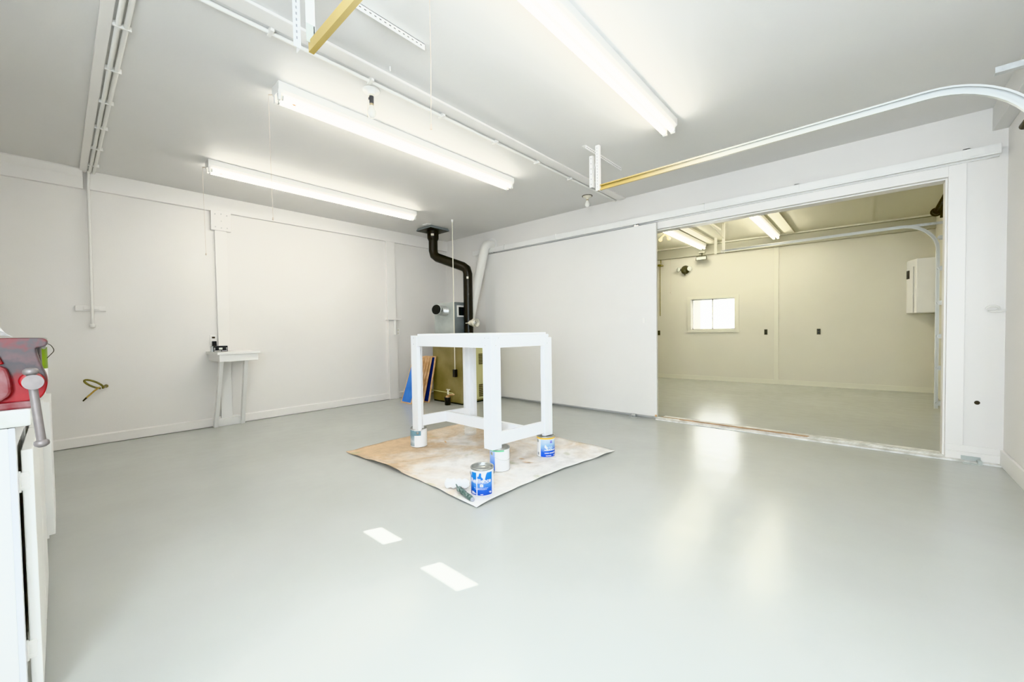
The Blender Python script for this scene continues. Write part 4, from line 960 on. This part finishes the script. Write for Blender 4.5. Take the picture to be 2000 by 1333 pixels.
# roller parts
def lumpy_roller(p0, p1, r, name, m, label, cat):
    p0 = Vector(p0); p1 = Vector(p1); pts = [p0.lerp(p1, k / 16) for k in range(17)]
    radii = [r * (.72 + .38 * abs(math.sin(k * .85)) + .12 * noise.noise(Vector((k * .9, 0, 3)))) for k in range(17)]; radii[0] = r * .5; radii[-1] = r * .5
    q = MB().tube(pts, r, 20, radii=radii)
    o = q.build(name, m, loc=tuple(p0.lerp(p1, .5) - Vector((0, 0, r)))); return tag(o, label, cat)
lumpy_roller((-2.335, 1.865, .042), (-2.188, 1.976, .042), .035, 'paint_roller_cover', M['paper'], 'white lumpy paint roller cover lying beside the blue can', 'paint roller')
t = thing('roller_handle', (-2.06, 1.86, .005), 'green and grey roller handle lying by the blue can', 'handle')
h0, h1 = Vector((-2.188, 1.873, .034)), Vector((-1.992, 1.822, .026))
pts = [h0.lerp(h1, k / 10) for k in range(11)]
MB().tube(pts, .015, 16, radii=[.010, .014, .017, .019, .018, .016, .0165, .0175, .018, .017, .013]).build('grip', M['grip'], t)
MB().cyl(h1 - (h1 - h0).normalized() * .004, h1 + (h1 - h0).normalized() * .005, .0145, .012, 16).build('end_cap', M['ink'], t)
dv = (h0 - h1).normalized(); sd = Vector((dv.y, -dv.x, 0))
MB().tube([h0, h0 + dv * .03, h0 + dv * .035 + Vector((0, 0, .012)), h0 + dv * .05 + Vector((0, 0, .016))], .0045, 8).build('rod', M['grip'], t)
MB().box(h0.x - .012, h0.x + .012, h0.y - .014, h0.y + .014, .018, .05).build('collar', M['grip'], t, bevel=.004)

# ------------------------------------------------------------------ workbench with cabinets at the left edge
BX0, BX1 = -3.95, -1.87
t = thing('workbench_cabinet', (-2.9, -.4, 0), 'white base cabinets with overlay doors at the left edge', 'cabinet')
MB().box(BX0, BX1 - .0, -.72, -.105, .0, .90).build('carcass', M['whitew'], t, bevel=.003)
MB().box(BX1 - .045, BX1 + .004, -.105, -.092, .0, .90).box(-2.42, -2.38, -.105, -.094, 0, .90).box(-2.92, -2.86, -.105, -.094, 0, .90).box(BX0, BX1 - .045, -.105, -.094, .83, .90).build('face_frame', M['white'], t, bevel=.002)
MB().box(BX1, BX1 + .008, -.70, -.20, .02, .88).build('end_panel', M['white'], t, bevel=.002)
for i, (xa, xb) in enumerate(((-2.385, -1.925), (-2.865, -2.405))):
    dd_ = MB().box(xa, xb, -.086, -.062, .055, .822).build('door', M['flap'], t, bevel=.003)
    if i == 0:
        for zz in (.727, .205):
            q = MB().box(xb - .0, xb + .003, -.090, -.072, zz - .028, zz + .028).cyl((xb + .002, -.0915, zz - .032), (xb + .002, -.0915, zz + .032), .004, n=10).box(xb + .003, xb + .005, -.092, -.070, zz + .014, zz + .022).box(xb + .003, xb + .005, -.092, -.070, zz - .022, zz - .014)
            q.build('hinge', M['enamel'], dd_, bevel=.001)
MB().box(-3.46, -3.0, -.080, -.037, .192, .849).build('door', M['flap'], t, bevel=.003)
MB().box(-3.0, -2.995, -.104, -.058, .18, .86).build('shadow_gap_strip', M['flap'], t)
MB().box(BX0, -3.48, -.086, -.064, .055, .822).build('door', M['flap'], t, bevel=.003)
q = MB().box(BX0 - .02, BX1 + .002, -.74, -.061, .902, .952)
o = q.build('worktop', M['sill'], loc=(-2.9, -.4, .902), bevel=.006); tag(o, 'thick worn white painted worktop over the base cabinets', 'worktop')

# vise
def chaikin(P, n=2):
    for _ in range(n):
        Q = []
        for i in range(len(P)):
            a, b = P[i], P[(i + 1) % len(P)]
            Q += [(a[0] * .75 + b[0] * .25, a[1] * .75 + b[1] * .25), (a[0] * .25 + b[0] * .75, a[1] * .25 + b[1] * .75)]
        P = Q
    return P
vx = -1.90
t = thing('bench_vise', (-1.95, -.13, .952), 'worn red bench vise with steel screw handle on worktop', 'vise')
def yz(px, py): return (-.11 + .00095 * px, 1.166 - .00153 * (py - 660))
out = [(-70, 661), (78, 661), (89, 664), (93, 670), (90, 677), (80, 681), (67, 681), (68, 690), (71, 700), (75, 712), (79, 722), (86, 735), (88.5, 745), (88, 757), (84, 769), (76, 780), (66, 785), (50, 787), (-70, 787)]
poly = [yz(*p) for p in out]
poly = chaikin(poly, 2)
MB().prism(poly, lambda p: (vx - .075, p[0], p[1]), lambda p: (vx, p[0], p[1])).build('front_jaw', M['redw'], t, bevel=.005, seg=3)
MB().prism(chaikin([yz(*p) for p in ((-90, 712), (3, 710), (16, 735), (18, 782), (-90, 788))], 2), lambda p: (vx, p[0], p[1]), lambda p: (vx + .02, p[0] - .002, p[1])).build('slide_housing', M['pinkbase'], t, bevel=.006)
MB().prism([yz(*p) for p in ((-70, 690), (-6, 692), (4, 711), (-70, 712))], lambda p: (vx, p[0], p[1]), lambda p: (vx + .012, p[0] - .004, p[1])).build('slide_cap', M['red'], t, bevel=.004)
MB().box(vx - .28, vx - .075, -.21, -.06, 1.00, 1.10).build('slide', M['red'], t, bevel=.008)
MB().box(vx - .27, vx - .12, -.22, -.04, .985, 1.145).build('rear_jaw', M['redw'], t, bevel=.012, seg=3)
MB().box(vx - .078, vx - .084, -.20, -.04, 1.11, 1.150).build('jaw_plate', M['visesteel'], t, bevel=.001)
q = MB().box(vx - .24, vx + .01, -.23, -.056, .952, .9745); q.build('base_plate', M['pinkbase'], t, bevel=.006)
MB().cyl((vx - .18, -.14, .974), (vx - .18, -.14, 1.0), .07, n=28).build('swivel', M['pinkbase'], t)
sy, sz = -.0535, 1.033
MB().lathe([(.026, 0), (.025, .014), (.021, .018), (0, .018)], (vx, sy - .004, sz + .002), (1, 0, 0), 32).build('screw_boss', M['red'], t)
k = .90
sh0 = Vector((vx + .02, sy, sz)); sh1 = Vector((-1.70, sy * .925, 1.165 - (1.165 - sz) * .925))
dsc = (sh1 - sh0).normalized()
MB().cyl(sh0, sh0 + dsc * .112, .013, n=24).cyl(sh0 + dsc * .112, sh0 + dsc * .162, .0205, n=36).build('lead_screw', M['visesteel'], t, bevel=.002)
hx = -1.735
hb = Vector((hx, -.0395, .868)); ht = Vector((hx, -.0535, 1.066))
MB().cyl(ht, hb, .0088, .0095, 16).build('handle_bar', M['visesteel'], t)
for c_ in (ht + Vector((0, 0, .004)), hb):
    MB().lathe([(0, -.011), (.008, -.010), (.0145, -.005), (.0155, 0), (.0145, .006), (.008, .011), (0, .012)], c_, (ht - hb), 20).build('handle_knob', M['visesteel'], t)

# cans on worktop, paper
t = paint_can(-3.10, -.122, 'white paint can with lime green label behind the vise', .952, Hc=.213, ear_t=A(60))
CC = (-3.10, -.122, .952)
MB().patch(CC, CR + .001, A(42), A(98), .058, .165, 14).build('paper_label', M['lime'], t)
MB().tube(bendpath([(-3.06, -.045, 1.137), (-3.053, -.026, 1.128), (-3.05, -.014, 1.098), (-3.055, -.040, 1.062)], .012, 5), .0016, 8).build('bail_handle', M['spring'], t)
t2 = paint_can(-3.05, -.30, 'lidded paint can beneath the crumpled paper on the worktop', .952, Hc=.213)
for o in (t, t2): o['group'] = 'paint cans on the worktop'
vs = []; fs = []; n = 12
for j in range(n + 1):
    for i in range(n + 1):
        u, v = i / n, j / n; x = -3.11 + .15 * v; y = -.39 + .245 * u
        z = 1.170 + .13 * abs(noise.noise(Vector((u * 3.7, v * 2.6, 4.5)))) * min(1, (1 - u) * 3) * min(1, u * 6) + .018 * (1 - abs(2 * u - 1))
        vs.append((x, y, max(z, 1.1665)))
fs = [(j * (n + 1) + i, j * (n + 1) + i + 1, (j + 1) * (n + 1) + i + 1, (j + 1) * (n + 1) + i) for j in range(n) for i in range(n)]
o = MB().add(vs, fs).build('crumpled_paper', M['paper'], loc=(-3.04, -.28, 1.166)); tag(o, 'crumpled white paper on can lid at the left edge', 'paper')
o.modifiers.new('Solid', 'SOLIDIFY').thickness = .001

# ------------------------------------------------------------------ camera
cam = bpy.data.cameras.new('camera'); co = bpy.data.objects.new('camera', cam); COL.objects.link(co)
F_, yaw, pitch, roll = 784.73, .72508, -.02633, -.014892
fwd = Vector((-math.sin(yaw) * math.cos(pitch), math.cos(yaw) * math.cos(pitch), math.sin(pitch)))
r0 = Vector((math.cos(yaw), math.sin(yaw), 0)); u0 = r0.cross(fwd)
rt = r0 * math.cos(roll) + u0 * math.sin(roll); up = rt.cross(fwd)
co.matrix_world = Matrix(((rt.x, up.x, -fwd.x, 0), (rt.y, up.y, -fwd.y, 0), (rt.z, up.z, -fwd.z, 1.165), (0, 0, 0, 1)))
cam.sensor_fit = 'HORIZONTAL'; cam.sensor_width = 36; cam.lens = F_ / 2000 * 36; cam.clip_start = .02; cam.clip_end = 60
sc.camera = co

# ------------------------------------------------------------------ light
wd = bpy.data.worlds.new('daylight'); sc.world = wd; wd.use_nodes = True
bg = wd.node_tree.nodes['Background']; bg.inputs[0].default_value = (.80, .90, 1, 1); bg.inputs[1].default_value = 1.6
def area(name, loc, rot, sx, sy, e, col, spread=PI):
    l = bpy.data.lights.new(name, 'AREA'); l.shape = 'RECTANGLE'; l.size = sx; l.size_y = sy; l.energy = e; l.color = col; l.spread = spread
    o = bpy.data.objects.new(name, l); COL.objects.link(o); o.location = loc; o.rotation_euler = rot; return o
# added area lamp before the back window, standing in for daylight from behind
area('added_back_daylight', ((WB[0] + WB[1]) / 2, YB + .03, (WB[2] + WB[3]) / 2), (math.radians(90), 0, 0), WB[1] - WB[0], WB[3] - WB[2], 62, (.80, .90, 1))
# sun through the two small high panes
sl = bpy.data.lights.new('sun', 'SUN'); sl.energy = 24; sl.angle = .005; sl.color = (1, .985, .97)
so_ = bpy.data.objects.new('sun', sl); COL.objects.link(so_)
dsun = Vector((.42, 1, -1.07)).normalized(); so_.rotation_euler = dsun.to_track_quat('-Z', 'Y').to_euler()

sc.view_settings.view_transform = 'Khronos PBR Neutral'; sc.view_settings.look = 'None'; sc.view_settings.exposure = .84; sc.view_settings.gamma = 1.10
try:
    sc.cycles.use_denoising = True; sc.cycles.max_bounces = 12; sc.cycles.diffuse_bounces = 8; sc.cycles.caustics_reflective = False; sc.cycles.caustics_refractive = False
    sc.cycles.sample_clamp_indirect = 6
except Exception: pass
